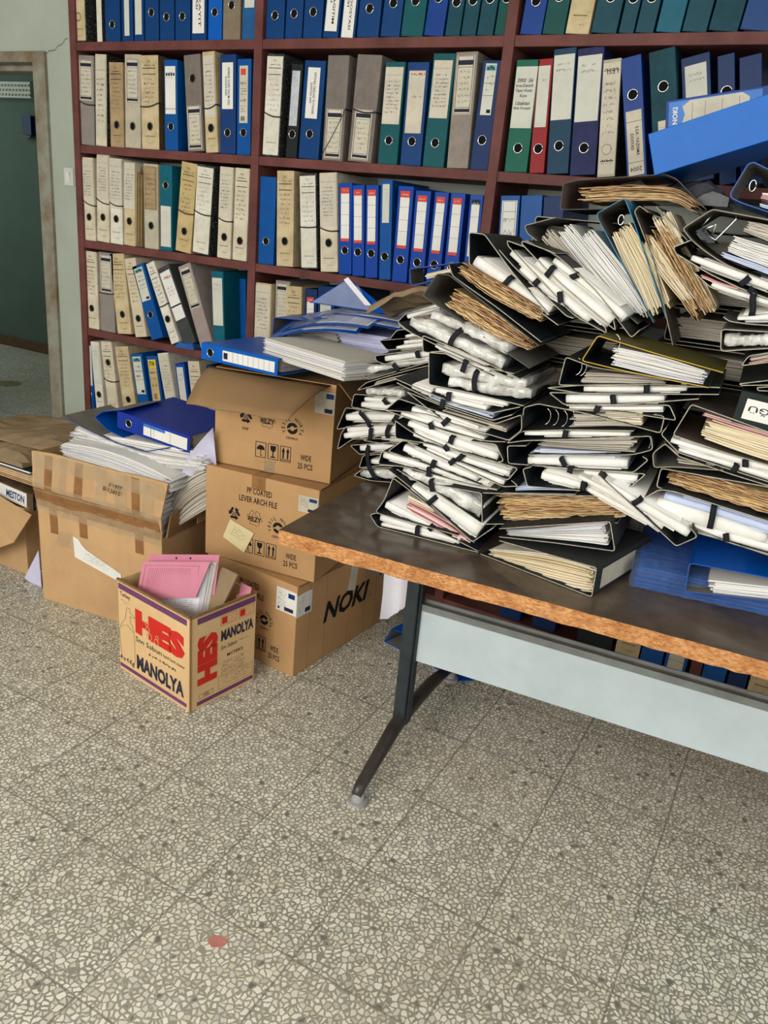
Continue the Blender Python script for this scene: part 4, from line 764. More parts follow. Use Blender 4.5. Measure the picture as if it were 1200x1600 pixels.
('lever_arch_file','black file of the rear left column with dark spine panel,second from the table',0.48,0,0.26,'blk',[(2093,8422),(512,8342),(-151,8149),(-242,7757),(546,8002),(2121,8183)],[('roll',[(92,8004,153),(2104,8331,147)])],[],[]),
('lever_arch_file','black file lowest in the rear left column,lens shaped plastic bulge',0.48,0,0.26,'blk',[(2110,8275),(433,7900),(-96,7768),(-388,7487),(123,7440),(918,7556),(2358,7836)],[('plastic',[(-246,7558,195),(574,7716,308),(1953,7957,261)])],[[(-19,8524),(-4,8140),(91,7788),(433,7469)]],[]),
('lever_arch_file','worn black file with ragged brown pages,larger old bundle above the plastic bundles',0.2,0,0.29,'grin',[(5151,12385),(2893,13627),(2610,13624),(2316,13105),(3369,12634),(5028,11869)],[('old',[(2863,13171,414),(3915,12727,491),(4997,12323,233)])],[],[]),
('lever_arch_file','worn black file with brown and mauve pages,upper of the two sloping old bundles',0.21,0,0.29,'blk',[(2830,13834),(2954,13604),(4045,13073),(5174,12457)],[('old',[(3003,13832,239),(4001,13380,365),(5091,12973,266)])],[],[]),
('lever_arch_file','black file with a tall square opening and thick white roll,above the old brown bundles',0.24,0,0.29,'blk',[(5413,12832),(4273,13421),(3200,13883),(3109,14557),(3470,14549),(4212,13825),(5181,13022)],[('roll',[(3294,13975,259),(4211,13538,272),(5168,13103,203)])],[[(4226,13731),(4015,13460)]],[]),
('lever_arch_file','black file sloping steeply with thin rolls,directly right of the tall square opening',0.25,0,0.29,'blk',[(3823,14253),(4178,13956),(5541,13038),(5694,13010)],[('roll',[(4340,13902,169),(5115,13489,188),(5858,13198,159)])],[[(5305,13549),(5375,13281)]],[]),
('lever_arch_file','black file with narrow cream roll starting at a folded corner,sloping to a curled foot',0.25,0,0.29,'blk',[(4369,14376),(3973,14465),(4014,14356),(4823,13740),(5682,13080),(6465,12793),(6399,12936)],[('roll',[(4085,14231,149),(5043,13623,168),(6038,13007,159)])],[[(4823,13740),(4696,13583)]],[]),
('lever_arch_file','black file with the fattest cream roll,sloping down to a rounded end',0.24,0,0.29,'blk',[(5102,14308),(4353,14490),(4337,14433),(5190,13784),(6011,13271),(6655,12884),(6570,13085)],[('roll',[(4715,14107,230),(5566,13593,286),(6510,13030,286)])],[[(5122,14042),(4965,13796)]],[]),
('lever_arch_file','black file with a thin roll,right of the fattest cream roll',0.26,0,0.29,'blk',[(4372,14503),(5112,14263),(6050,13642),(6979,12760),(7110,12930)],[('roll',[(5029,14161,129),(5891,13717,156),(6763,13143,184)])],[[(5636,13922),(5442,13826)]],[]),
('lever_arch_file','wide old box file on top of the heap holding folded brown pages',0.46,0,0.27,'mauve',[(7781,15496),(7015,16080),(6759,16156),(4815,15911),(4515,15809),(4541,15243),(6022,15383)],[('old',[(4870,15599,320),(5956,15728,340),(7078,15779,304),(7801,15405,165)])],[],[]),
('lever_arch_file','grey file standing tilted with bright white sheets fanned out,upper middle of the heap',0.36,0,0.29,'gry',[(4694,15044),(4008,14808),(4101,14655),(5409,13876),(6938,12974)],[('sheetsgrey',[(4462,14711,288),(5678,13807,339),(6707,13142,242)]),('sheets',[(4823,14887,332),(5850,13972,432),(6857,13136,339)]),('sheets',[(5396,14817,282),(6234,14062,332),(7096,13167,288)])],[],[]),
('lever_arch_file','teal edged file standing tilted with a hole in its grey inner spine',0.36,0,0.29,'tea',[(7267,13042),(5645,15098),(5610,15207),(6144,15561),(6495,14984),(7507,13172)],[('sheetscream',[(6139,14953,462),(6818,14077,612),(7347,13249,575)])],[],[(6132,15115)]),
('lever_arch_file','file with clear blue corner and old tan sheets standing tilted beside the teal edged one',0.36,0,0.29,'gry',[(6692,15312),(6479,15431),(6399,15307),(7007,14333),(7765,12618)],[('sheetscream',[(6728,14773,275),(7277,14174,324),(7922,13562,233)]),('old',[(6869,15016,499),(7562,14157,600),(8327,13303,515)])],[],[]),
('lever_arch_file','grey file with cream sheets standing tilted,left of the open lever mechanism',0.37,0,0.29,'gry',[(6818,15444),(7152,15180),(7766,14687)],[('sheetscream',[(6848,15292,270),(7642,14398,366),(8424,13357,280)]),('sheetscream',[(7024,15351,179),(7410,14837,181)])],[],[]),
('lever_arch_file','blue rimmed file with grey inside and oval hole at the right edge,topmost right',0.3,0,0.29,'blu',[(9054,16178),(8576,16361),(8481,16317),(8284,15775),(8313,15688),(8538,15606),(9232,15437)],[('sheetspink',[(8853,15780,104),(9157,15749,138)]),('rollblue',[(8857,15612,53),(9211,15524,70)])],[],[(8656,15943)]),
('lever_arch_file','large grey file gaping open to show its lever arch mechanism and a mess of papers',0.25,0,0.29,'gry',[(9314,15293),(8731,15359),(8044,15428),(7565,15028),(7775,14827),(8113,14621),(8559,14409),(9593,14139)],[('sheetsgrey',[(8703,15180,192),(9374,15045,328)]),('sheets',[(8498,14840,302),(8877,14732,336),(9478,14613,386)]),('rollblue',[(8368,14619,90),(8934,14485,107),(9550,14315,106)])],[],[]),
('lever_arch_file','black file with blue lined roll and knotted strap under the lever mechanism file',0.24,0,0.29,'blk',[(7767,14816),(7475,14660),(7546,14546),(8282,14215),(8866,14022),(9668,13823)],[('roll',[(7854,14494,116),(8435,14342,137),(8983,14210,143),(9613,14054,142)])],[[(9016,14259),(8856,14067)],[(9039,14042),(9146,13962)]],[]),
('lever_arch_file','black file with red tipped papers and dangling strap,right side of the heap',0.24,0,0.29,'blk',[(7969,14218),(8334,13975),(9096,13799),(9694,13716)],[('sheetspink',[(8071,14173,55),(8499,14054,62),(8909,13990,36)]),('roll',[(8341,14026,84),(8743,13933,102),(9681,13770,107)])],[[(9155,14000),(9150,13834),(9218,13656),(9209,13506)]],[]),
('lever_arch_file','black file with cream roll and flat cover at the right edge,below the dangling strap',0.24,0,0.29,'blk',[(8701,13436),(8835,13368),(9198,13360),(9771,13399)],[('roll',[(8965,13433,55),(9259,13481,91),(9727,13579,144)])],[],[]),
('lever_arch_file','grey file with crumpled papers in clear plastic at the right edge of the heap',0.22,0,0.29,'gryc',[(9795,13292),(8779,13215),(8727,13179),(8798,12825),(8846,12794),(9863,13010)],[('plastic',[(8821,13001,223),(9273,13056,202),(9826,13163,217)])],[],[]),
('lever_arch_file','dark file with magenta and white sheet edges at the right edge of the heap',0.22,0,0.29,'blk',[(9878,12947),(9339,12771),(9244,12561),(9922,12765)],[('sheetspink',[(9351,12604,30),(9909,12819,55)]),('sheetsgrey',[(9373,12700,74),(9891,12892,91)])],[],[]),
('lever_arch_file','thin empty black folder,upper of two at the right edge above the labelled black box',0.22,0,0.29,'blk',[(12112,13054),(9299,12200),(9341,12175),(12148,12683)],[],[],[]),
('lever_arch_file','thin empty black folder,lower of two at the right edge above the labelled black box',0.22,0,0.29,'blk',[(12447,12907),(9630,12176),(9669,12124),(12480,12453)],[],[],[]),
('lever_arch_file','yellow edged open file with thick white papers in the centre of the heap',0.16,0,0.2,'yel',[(8958,12451),(7641,12627),(6435,12816),(6199,12262),(7102,12188),(8759,12120)],[('sheets',[(6734,12446,361),(7692,12377,408),(8682,12278,261)])],[],[(6736,12676)]),
('lever_arch_file','black file with upright spine and bare ring wires just below the yellow edged one',0.2,0,0.29,'blk',[(7966,12116),(6395,12102),(5776,12233),(5723,11612),(8766,12072)],[('sheetsgrey',[(6155,11821,229),(7087,11944,223),(8006,12029,136)])],[],[(5974,12021),(6071,12022)]),
('lever_arch_file','flat black file with one strapped roll running level under the yellow edged file',0.2,0,0.29,'blk',[(8955,12094),(7729,11955),(6274,11704),(5479,11507),(6308,11513),(8964,11958)],[('roll',[(6267,11605,120),(7305,11779,125),(8332,11962,113)])],[[(7545,11939),(7578,11730)]],[]),
('lever_arch_file','black file with a fat level roll and strap,second below the yellow edged file',0.2,0,0.29,'blk',[(7770,11753),(5541,11412),(5917,11206),(7184,11435),(8607,11803)],[('roll',[(5922,11322,195),(6984,11497,189),(7943,11683,138)])],[[(6899,11595),(6967,11382)]],[]),
('lever_arch_file','black file with pointed right end above the file with open rings',0.2,0,0.29,'blk',[(5968,11195),(8077,11578),(8273,11289),(7216,11270),(5982,11117)],[('roll',[(6025,11155,78),(7019,11308,86),(7961,11481,93)])],[[(6657,11327),(6605,11159)]],[]),
('lever_arch_file','black file lying open with curved chrome rings and index tabs in the central column',0.2,0,0.29,'blk',[(5063,10464),(5034,10988),(5348,11126),(6480,11097),(8021,10965),(8029,11330),(7810,11329)],[('sheetsgrey',[(6078,10846,297),(6884,11011,271),(7613,11157,332)]),('sheetscream',[(6819,11099,193),(7604,11204,284)])],[],[(5476,10811),(5654,10819),(5855,10830),(6026,10862)]),
('lever_arch_file','black file with level strapped papers just below the curved chrome rings',0.2,0,0.29,'blk',[(7474,10909),(6059,10664),(5067,10438),(4757,10097),(5151,10238),(7504,10756)],[('roll',[(5127,10392,102),(6317,10621,109),(7401,10801,96)])],[[(6057,10679),(6046,10451)]],[]),
('lever_arch_file','black file with frayed grey papers and a square end at right,central column',0.2,0,0.29,'blk',[(5405,10288),(7589,10803),(7847,10867),(7936,10588),(7575,10394),(5305,9929)],[('sheetsgrey',[(5440,10232,153),(6603,10411,223),(7592,10599,319)])],[],[(7717,10634)]),
('lever_arch_file','black file with upright left spine and a strapped fat roll,central column',0.2,0,0.29,'blk',[(5221,10125),(4787,10038),(4869,9634),(6603,9852),(7649,10014),(7891,10344),(7764,10393)],[('rollblue',[(5275,9950,176),(6401,10143,121),(7305,10309,78)]),('roll',[(5304,9768,177),(6429,9983,213),(7478,10156,207)])],[[(6040,10033),(6188,9827)]],[]),
('lever_arch_file','black file with short roll at its right end,above the crossing curved rolls',0.2,0,0.29,'blk',[(5705,9724),(6701,9862),(7907,10029),(7624,9647),(6988,9652)],[('roll',[(6591,9776,101),(7202,9824,130),(7749,9871,168)])],[[(6300,9856),(6287,9694)]],[]),
('lever_arch_file','black file with curved rolls bending down to the right across the heap',0.17,0,0.29,'blk',[(5467,9741),(5297,9663),(5461,9286),(6637,9444)],[('roll',[(5726,9585,185),(6213,9570,183),(6670,9535,141)]),('roll',[(6534,9745,90),(7313,9504,129),(8484,8979,178)]),('roll',[(6750,9506,91),(7656,9220,120),(8390,8982,109)])],[[(6687,9664),(6687,9440)]],[]),
('lever_arch_file','black file sloping down over the blue folder pack,square end at its foot',0.16,0,0.29,'blk',[(6965,9915),(8047,9240),(8850,8716),(9216,9026),(9048,9178)],[('roll',[(7008,9812,109),(7914,9439,187),(9034,9031,214)])],[[(7954,9591),(7775,9422)]],[]),
('lever_arch_file','thin black file with lilac sheets lying on the old yellowed bundle',0.18,0,0.29,'blk',[(4919,8973),(6539,9310)],[('rollblue',[(5068,9062,64),(5825,9298,135),(6549,9397,71)])],[],[]),
('lever_arch_file','upper of two black binders at the front,fanned white sheets,spine to the right',0.15,0,0.29,'blk',[(5017,8196),(6271,8601),(7425,8964),(7647,8321),(6341,8182),(5045,8001)],[('sheets',[(5142,8082,98),(6064,8292,212),(6797,8489,416),(7460,8646,603)])],[],[]),
('lever_arch_file','lower black binder at the table front,wavy cream sheets,label on its spine',0.289,-0.28,0.29,'blk',[(5261,7920),(7702,8116),(7722,7425),(4814,7425)],[('sheetscream',[(4966,7417,331),(6223,7582,689),(7056,7696,823),(7679,7779,601)])],[],[]),
('lever_arch_file','grey brown file with left spine panel and neat cream sheets,right side',0.2,0,0.29,'brn',[(10869,11263),(10027,11374),(8495,11671),(8271,10974),(9307,10807),(11030,10624)],[('sheetspink',[(8745,11471,100),(10050,11277,116),(10891,11175,114)]),('sheetscream',[(8807,11188,369),(10117,10995,452),(10958,10912,444)])],[],[]),
('lever_arch_file','black file with two narrow strapped rolls beneath the neat cream sheets',0.2,0,0.29,'blk',[(8109,11094),(8035,10943),(8457,10625),(10265,10375),(11114,10288)],[('roll',[(8253,10839,104),(9728,10668,129),(11041,10579,125)])],[[(9745,10744),(9781,10569)]],[]),
('lever_arch_file','black file with slanting strapped roll,second beneath the neat cream sheets',0.2,0,0.29,'blk',[(8155,10761),(8473,10549),(9578,10380),(11137,10198)],[('roll',[(8447,10672,75),(9582,10551,111),(11098,10355,135)])],[[(9621,10607),(9567,10426)]],[]),
('lever_arch_file','grey file with rounded pointed end and few papers,left of the slanting roll',0.2,0,0.29,'gry',[(8465,10587),(8155,10761),(7953,10502),(8036,10208),(8432,10307),(9392,10428)],[('sheetsgrey',[(8456,10412,105),(9212,10448,56)])],[],[]),
('lever_arch_file','file bulging with old brown ragged pages above the blue and white roll,right side',0.2,0,0.29,'blk',[(11126,10243),(10290,10270),(8183,10219),(8175,9797),(9559,9683),(11309,9513)],[('old',[(8280,10039,292),(9268,9991,406),(10383,9877,431),(11240,9789,424)])],[],[]),
('lever_arch_file','black file with a fat white roll beside light blue folders,right front of the heap',0.19,0,0.29,'blk',[(11309,9497),(8547,9806),(8251,9779),(7943,9488),(8244,9237),(9260,9031),(11490,8777)],[('roll',[(8252,9431,287),(9384,9292,365),(10509,9170,209)]),('rolllight',[(8373,9639,137),(9600,9522,153),(11355,9313,167)])],[[(9389,9673),(9408,9119)]],[]),
('lever_arch_file','black file with thin sloping roll resting on the blue folder pack at right',0.19,0,0.29,'blk',[(8865,9165),(9772,8955),(11714,8837)],[('roll',[(8974,9088,138),(9750,9052,155),(11685,8956,159)])],[[(9742,9127),(9783,8948)]],[]),
('lever_arch_file','blue file with grey inside lying on the blue folder pack,white papers showing',0.17,0,0.29,'blu',[(11947,8443),(10720,8463),(9188,8378),(9228,7713),(10838,7970),(12037,8127)],[('sheets',[(9630,7919,302),(10806,8101,292),(12001,8272,266)])],[],[]),
('lever_arch_file','grey white file with blue rim standing against the shelf at the left of the heap',0.62,0,0.1,'blu',[(1628,13733),(153,13399),(258,12954),(1669,13426)],[('sheetscream',[(606,13236,146),(1650,13568,142)])],[],[])]
for i, f in enumerate(PILE):
    r_ = pile_file(*f, 'open lever arch files heaped on the table', random.Random(500+i))
G = {'bb': [(-0.4408, 1.96, 1.6774), (-0.4238, 1.96, 1.6144), (-0.2179, 1.96, 1.7592), (-0.1943, 1.96, 1.6603), (-0.3688, 1.96, 1.6096)],
 'bb2': [(-2.0531, 1.93, 0.7676), (-2.0739, 1.93, 0.6997), (-1.6922, 1.93, 0.7431), (-1.7633, 1.93, 0.6863)],
 'big': [(-2.3439, 1.8042, -0.0), (-2.3455, 1.804, 0.4113), (-2.3164, 1.8073, 0.5933), (-1.8009, 1.8655, 0.3944), (-1.7635, 1.8697, 0.582), (-2.1921, 1.8213, 0.2826),
         (-1.999, 1.8431, 0.2558), (-2.0008, 1.8429, 0.2028), (-2.1901, 1.8216, 0.2173), (-2.0175, 1.8411, 0.5092), (-1.9232, 1.8517, 0.5065)],
 'blackleft': [(-2.6996, 1.92, 0.421), (-2.6552, 1.92, 0.4128), (-2.5176, 1.92, 0.4626)],
 'curl': [(-1.79, 1.95, 0.5902), (-1.6538, 1.95, 0.7838), (-1.6486, 1.95, 0.6589), (-1.7417, 1.95, 0.597)],
 'flap': [(-1.6922, 1.9875, 0.9813), (-1.279, 2.0487, 0.9813), (-1.2213, 1.7458, 0.93), (-1.663, 1.834, 0.8801)],
 'floorpaper': [(-2.5223, 1.86, 0.0107), (-2.4277, 1.86, 0.1566), (-2.424, 1.86, 0.0355), (-2.4864, 1.86, -0.0033)],
 'kraft': [(-2.7522, 1.9662, 0.5), (-2.9338, 2.2925, 0.5), (-2.8445, 2.3963, 0.5), (-2.6565, 2.2112, 0.5), (-2.4547, 1.8509, 0.5), (-2.5789, 1.837, 0.5)],
 'kraft2': [(-2.7058, 1.928, 0.46), (-2.5832, 1.9342, 0.46), (-2.6754, 2.0876, 0.46)],
 'kraftenv': [(-1.4484, 1.7719, 0.4132), (-1.391, 1.7759, 0.4029), (-1.4195, 1.7438, 0.3005), (-1.4656, 1.7294, 0.2688), (-1.4702, 1.7595, 0.3781)],
 'leftflap': [(-2.6867, 1.9, 0.3037), (-2.5034, 1.9, 0.2703), (-2.4851, 1.8, 0.1917), (-2.5711, 1.8, 0.146)],
 'lg': [(-0.1227, 1.7363, 1.2126), (-0.1191, 1.7366, 1.1435), (-0.1121, 1.7371, 1.1975), (-0.0668, 1.7404, 1.1963), (-0.1135, 1.737, 1.1512), (-0.055, 1.7413, 1.1463)],
 'mech': [[(-0.2689, 1.7756, 1.5111), (-0.2544, 1.7767, 1.5356)], [(-0.2609, 1.7762, 1.4992), (-0.2382, 1.7779, 1.4867), (-0.2085, 1.7801, 1.5287), (-0.2096, 1.78, 1.5375)],
          [(-0.267, 1.7757, 1.5022), (-0.2431, 1.7775, 1.5169), (-0.2473, 1.7772, 1.4949)]],
 'mechplate': [(-0.2795, 1.7748, 1.5011), (-0.2512, 1.7769, 1.48), (-0.237, 1.778, 1.4814), (-0.265, 1.7759, 1.5096)],
 'mid': [(-1.2534, 1.9842, 0.335), (-1.6738, 1.9413, 0.6573)],
 'nk': [(-0.4448, 2.06, 1.7736), (-0.4309, 2.06, 1.7066), (-0.2372, 2.06, 1.8083)],
 'notepx': [(-1.5581, 1.9531, 0.4986), (-1.4707, 1.962, 0.4647), (-1.5069, 1.9583, 0.3748), (-1.5934, 1.9495, 0.4116)],
 'pack': [(-0.239, 1.7248, 0.7425), (0.0393, 1.7698, 0.7425), (-0.261, 1.7111, 0.79), (-0.289, 2.034, 0.79)],
 'pinkback': [(-1.6971, 1.7038, 0.4051), (-1.4502, 1.7487, 0.4596), (-1.4487, 1.717, 0.3459), (-1.4647, 1.6956, 0.2763), (-1.6995, 1.6737, 0.2986)],
 'pinkfront': [(-1.6671, 1.6842, 0.4007), (-1.4477, 1.7225, 0.4436), (-1.4688, 1.6988, 0.3682), (-1.6942, 1.6548, 0.3075)],
 'pinksmall': [(-1.4135, 1.8155, 0.3527), (-1.3749, 1.8183, 0.3459), (-1.3747, 1.8126, 0.3257), (-1.4221, 1.8025, 0.31)],
 'sticker': [(-1.3693, 1.936, 0.2818), (-1.2863, 1.9296, 0.2993), (-1.2813, 1.9293, 0.2219), (-1.3663, 1.9358, 0.2285)],
 'sticker2': [(-1.2786, 1.9217, 0.3049), (-1.2717, 2.0107, 0.2698), (-1.2721, 2.0058, 0.2119), (-1.2781, 1.9282, 0.2234)],
 'tag2': [(-1.2521, 2.2639, 0.2685), (-1.2451, 2.3553, 0.2246), (-1.2459, 2.3446, 0.1838), (-1.2534, 2.2479, 0.2106)],
 'tb': [(-1.6701, 1.93, 1.0589), (-1.4039, 1.93, 1.0364), (-1.4065, 1.93, 0.9957), (-1.6796, 1.93, 1.0016)],
 'tb0': [(-1.7094, 1.9642, 0.9933), (-1.4134, 1.9394, 0.9933)],
 'top': [(-1.2617, 2.0541, 0.6573), (-1.6686, 1.9767, 0.6573)],
 'ub': [(-1.1451, 2.3294, 0.0), (-1.0571, 2.3109, 0.0), (-1.1662, 2.4229, 0.0), (-1.1719, 2.5831, 0.0), (-0.8348, 2.2464, 0.0), (-0.8831, 2.271, 0.0)],
 'uw': [(-1.16, 2.33, 0.2447), (-1.0706, 2.33, 0.2623), (-1.1371, 2.33, 0.051), (-1.1221, 2.33, 0.0615), (-1.0814, 2.33, 0.1748)],
 'whitesheet': [(-1.687, 1.6615, 0.3139), (-1.4672, 1.7028, 0.3673), (-1.4772, 1.6749, 0.2719), (-1.5982, 1.6613, 0.2752)],
 'ws': [(-1.4991, 1.9928, 1.036), (-1.1242, 1.8633, 1.036), (-1.1066, 1.9591, 1.036)],
 'ws2': [(-1.4383, 2.2, 1.0418), (-1.1681, 2.2, 1.0758), (-1.4436, 2.2, 1.1155), (-1.1756, 2.2, 1.1475)]}
def obj_mech(root_label):
    root = [o for o in COL.objects if o.get('label', '').startswith(root_label)][0]
    bpy.context.view_layer.update(); Mi = root.matrix_world.inverted(); dv = TN*.035
    def loc(P): return [tuple(Mi @ (Vector(p)+dv)) for p in P]
    mb = MB()
    for P in G['mech'][:2]: mb.tube(loc(P), .0019, seg=8)
    mb.obj('ring_wire', 'chrome', root, smooth=True)
    mb = MB(); mb.tube(loc(G['mech'][2]), .0035, seg=8); mb.obj('lever', 'chrome', root, smooth=True)
    P = loc(G['mechplate']); mb = MB(); mb.plate(P, (0, 1, 0), .12); mb.obj('mechanism_plate', 'steel', root)
obj_mech('large grey file')
# label on the spine of the lowest black binder, black thumb hole of tilted files
rb = [o for o in COL.objects if o.get('label', '').startswith('lower black binder at the table front')][0]
f = [f for f in PILE if f[1].startswith('lower black binder')][0]; c = f[6]
s0 = sum(p[0] for p in c)/len(c)/1e4; z0 = min(p[1] for p in c)/1e4
a_, b_ = Vector((c[1][0]/1e4-s0, c[1][1]/1e4-z0)), Vector((c[2][0]/1e4-s0, c[2][1]/1e4-z0)); d_ = (b_-a_); nn = Vector((-d_.y, d_.x)).normalized()
if nn.x < 0: nn = -nn
mb = MB(); q = []
for t, y in ((.15, .03), (.15, .2), (.82, .2), (.82, .03)):
    p = a_+d_*t+nn*.0022; q.append((p.x, y, p.y))
mb.plate(q, (nn.x, 0, nn.y), .0006); mb.obj('label', 'labelold', rb)
# blue folder pack in clear film
A, B = Vector(G['pack'][0]), Vector(G['pack'][1]); u = (B-A).normalized(); nrm = Vector((-u.y, u.x, 0)); W = .46
pk = empty('folder_pack', (A.x, A.y, .741), math.atan2(u.y, u.x)); tag(pk, 'pack of blue folders in crinkled clear film lying on the table at the right', 'folders')
rng = random.Random(3)
for i in range(11):
    mb = MB(); z = .0015+i*.0046; o1 = rng.uniform(-.004, .004); o2 = rng.uniform(0, .006); mb.box((o1, o2, z), (W+o1, .30+o2, z+.0012)); mb.box((o1, o2, z+.0022), (W+o1, .30+o2, z+.0034))
    mb.obj('folder', 'bluepack' if i % 2 else 'bluefolder', pk)
    if i % 3 == 1: mb = MB(); mb.box((o1+.004, o2+.003, z+.0012), (W+o1-.004, .29+o2, z+.0022)); mb.obj('glint_sheet', 'paper', pk)  # added white sheets; their pale edges stand in for glints in the film
mb = MB(); ny, nx = 8, 40; zt = .056
vs = []; fs = []
for i in range(nx+1):
    x = -.012+(W+.02)*i/nx
    for y, z in ((.32, 0), (.32, zt), (.15, zt+.002), (.0, zt), (-.006, zt*.7), (-.008, zt*.35), (-.004, .001)):
        vs.append((x+rng.uniform(-.002, .002), y+rng.uniform(-.003, .003), max(.0006, z+rng.uniform(-.0015, .0015))))
for i in range(nx):
    for k in range(6): fs.append((i*7+k, (i+1)*7+k, (i+1)*7+k+1, i*7+k+1))
fs += [tuple(range(7)), tuple(nx*7+k for k in range(7))[::-1]]
mb.add(vs, fs); mb.obj('clear_film_wrap', 'wrap', pk, smooth=True)

# ---------------- binders lying down
def lying(name, label, O, u, d, w, h, style, col, rng_i, hole=None, lab=None, txt=None, group=None, D=.275, side=None):
    z_ = Vector(u).normalized(); y_ = Vector(d); y_ = (y_-z_*y_.dot(z_)).normalized(); x_ = y_.cross(z_)
    M = Matrix.Identity(4)
    for i in range(3): M[i][0], M[i][1], M[i][2], M[i][3] = x_[i], y_[i], z_[i], O[i]
    r_ = empty(name); r_.matrix_world = M; tag(r_, label, 'binder', group)
    binder_parts(r_, w, h, style, col, hole, lab, None, side, txt, random.Random(rng_i), D); return r_
P = [Vector(p) for p in G['nk']]; ux = (P[0]-P[2]).normalized(); c0 = (P[0]+P[1])/2
nk = lying('lever_arch_binder', 'blue binder lying on top of the heap at right, cream oval label with barcode', c0-ux*.32, ux, (.02, 1, .02), (P[0]-P[1]).length, .32, 'pl', 'royal', 900)
w_ = (P[0]-P[1]).length; hw = w_/2*.86
mb = MB(); y = -.001; mb.box((-hw, y-.0005, .12), (hw, y, .313), 0)
pts = [(-hw*.95, y-.0006, .15), (hw*.95, y-.0006, .15)]+[(hw*.95*math.cos(t*math.pi/8), y-.0006, .262+.018*math.sin(t*math.pi/8)) for t in range(9)]
pts = [(-hw*.95, y-.0006, .16), (-hw*.6, y-.0006, .145), (hw*.6, y-.0006, .145), (hw*.95, y-.0006, .16), (hw*.95, y-.0006, .268), (hw*.6, y-.0006, .284), (0, y-.0006, .278), (-hw*.6, y-.0006, .284), (-hw*.95, y-.0006, .268)]
mb.plate(pts, (0, -1, 0), .0004, 1); mb.box((-hw*.5, y-.0008, .126), (hw*.4, y-.0005, .138), 1)
for k in range(7): mb.box((-hw*.45+k*hw*.12, y-.001, .128), (-hw*.45+k*hw*.12+hw*.06, y-.0008, .136), 2)
for z in (.165, .20, .235, .262): mb.box((-hw*.75, y-.0012, z), (hw*.75, y-.001, z+.0006), 2)
lo = mb.obj('label', ['bluelabel', 'labelold', 'inkblack'], nk)
mb = MB(); put_text(mb, 'NOKI', -hw*.6, hw*.6, .292, .306, y-.0012, bold=.03); mb.obj('lettering', 'labelwhite', lo)
P = [Vector(p) for p in G['bb']]; ux = (P[2]-P[0]).normalized()
lying('box_file', 'large plain bright blue box file lying tilted on top of the heap at right', (P[0]+P[1])/2+Vector((0, 0, .006)), ux, (0, 1, .0), .088, .34, 'pl', 'bigblue', 901)
P = [Vector(p) for p in G['lg']]; ux = (P[5]-P[4]).normalized()
lying('lever_arch_binder', 'black binder lying with cream label of upside down capitals, right photo edge', (P[0]+P[1])/2, ux, (0, 1, 0), .066, .3, 'pl', 'black', 902, lab=('up', .05, .9, .62), txt=['MÜDÜRLÜĞÜ', ' '])
# ---------------- cartons
def carton(name, label, C, rightv, W, D, H, closed=True, col='carton', group=None):
    """C = front right bottom corner; rightv points along the front face to the right"""
    r_ = Vector(rightv).normalized(); n_ = Vector((-r_.y, r_.x, 0)); O = Vector(C)-r_*W
    root = empty(name, O, math.atan2(r_.y, r_.x)); tag(root, label, 'box', group)
    mb = MB(); t = .004
    if closed:
        mb.box((0, 0, 0), (W, D, H)); mb.obj('carton_body', col, root, bevel=.003)
        mb = MB(); mb.box((.003, D*.5-.001, H), (W-.003, D*.5+.001, H+.0012)); mb.box((W, 0.006, H-.004), (W+.002, D-.01, H+.0015)); mb.box((-.002, 0.004, H-.004), (0, D-.01, H+.0015)); mb.obj('flap_edge', 'cartonedge', root)
    else:
        for nm, a, b in (('front_wall', (0, 0, 0), (W, t, H)), ('back_wall', (0, D-t, 0), (W, D, H)), ('side_wall', (0, t, 0), (t, D-t, H)), ('side_wall', (W-t, t, 0), (W, D-t, H)), ('carton_bottom', (t, t, 0), (W-t, D-t, t))):
            m = MB(); m.box(a, b); m.obj(nm, col, root, bevel=.0012)
    return root, W, H
def arrow_loop(mb, cx, cz, r, y, hollow=False):
    """three chasing arrows on the sides of a triangle"""
    T_ = [Vector((cx+r*1.15*math.cos(R(90+120*k)), cz+r*1.15*math.sin(R(90+120*k)))) for k in range(3)]
    for k in range(3):
        a, b = T_[k], T_[(k+1) % 3]; d = (b-a).normalized(); n = Vector((-d.y, d.x)); L_ = (b-a).length; w_ = r*.17
        p = a+d*L_*.20; q = a+d*L_*.60; e = a+d*L_*.84; c0 = a+d*L_*.06+n*r*.22
        segs = [[p-n*w_, q-n*w_, q+n*w_, p+n*w_], [q-n*w_*2.1, e, q+n*w_*2.1], [c0-d*w_*.2-n*w_*.4, p-n*w_, p+n*w_, c0+n*w_*1.2]]
        if hollow:
            o_ = [p-n*w_, q-n*w_, q-n*w_*2.1, e, q+n*w_*2.1, q+n*w_, p+n*w_, p-n*w_]; mb.tube([(v.x, y, v.y) for v in o_], .0006, seg=4)
        else:
            for s_ in segs[:2]: mb.add([(v.x, y, v.y) for v in s_], [tuple(range(len(s_)))])
def frame_rect(mb, x0, x1, z0, z1, y, t):
    mb.box((x0, y, z0), (x1, y+.0002, z0+t)); mb.box((x0, y, z1-t), (x1, y+.0002, z1)); mb.box((x0, y, z0+t), (x0+t, y+.0002, z1-t)); mb.box((x1-t, y, z0+t), (x1, y+.0002, z1-t))
def poly(mb, pts, y): mb.add([(x, y, z) for x, z in pts], [tuple(range(len(pts)))])
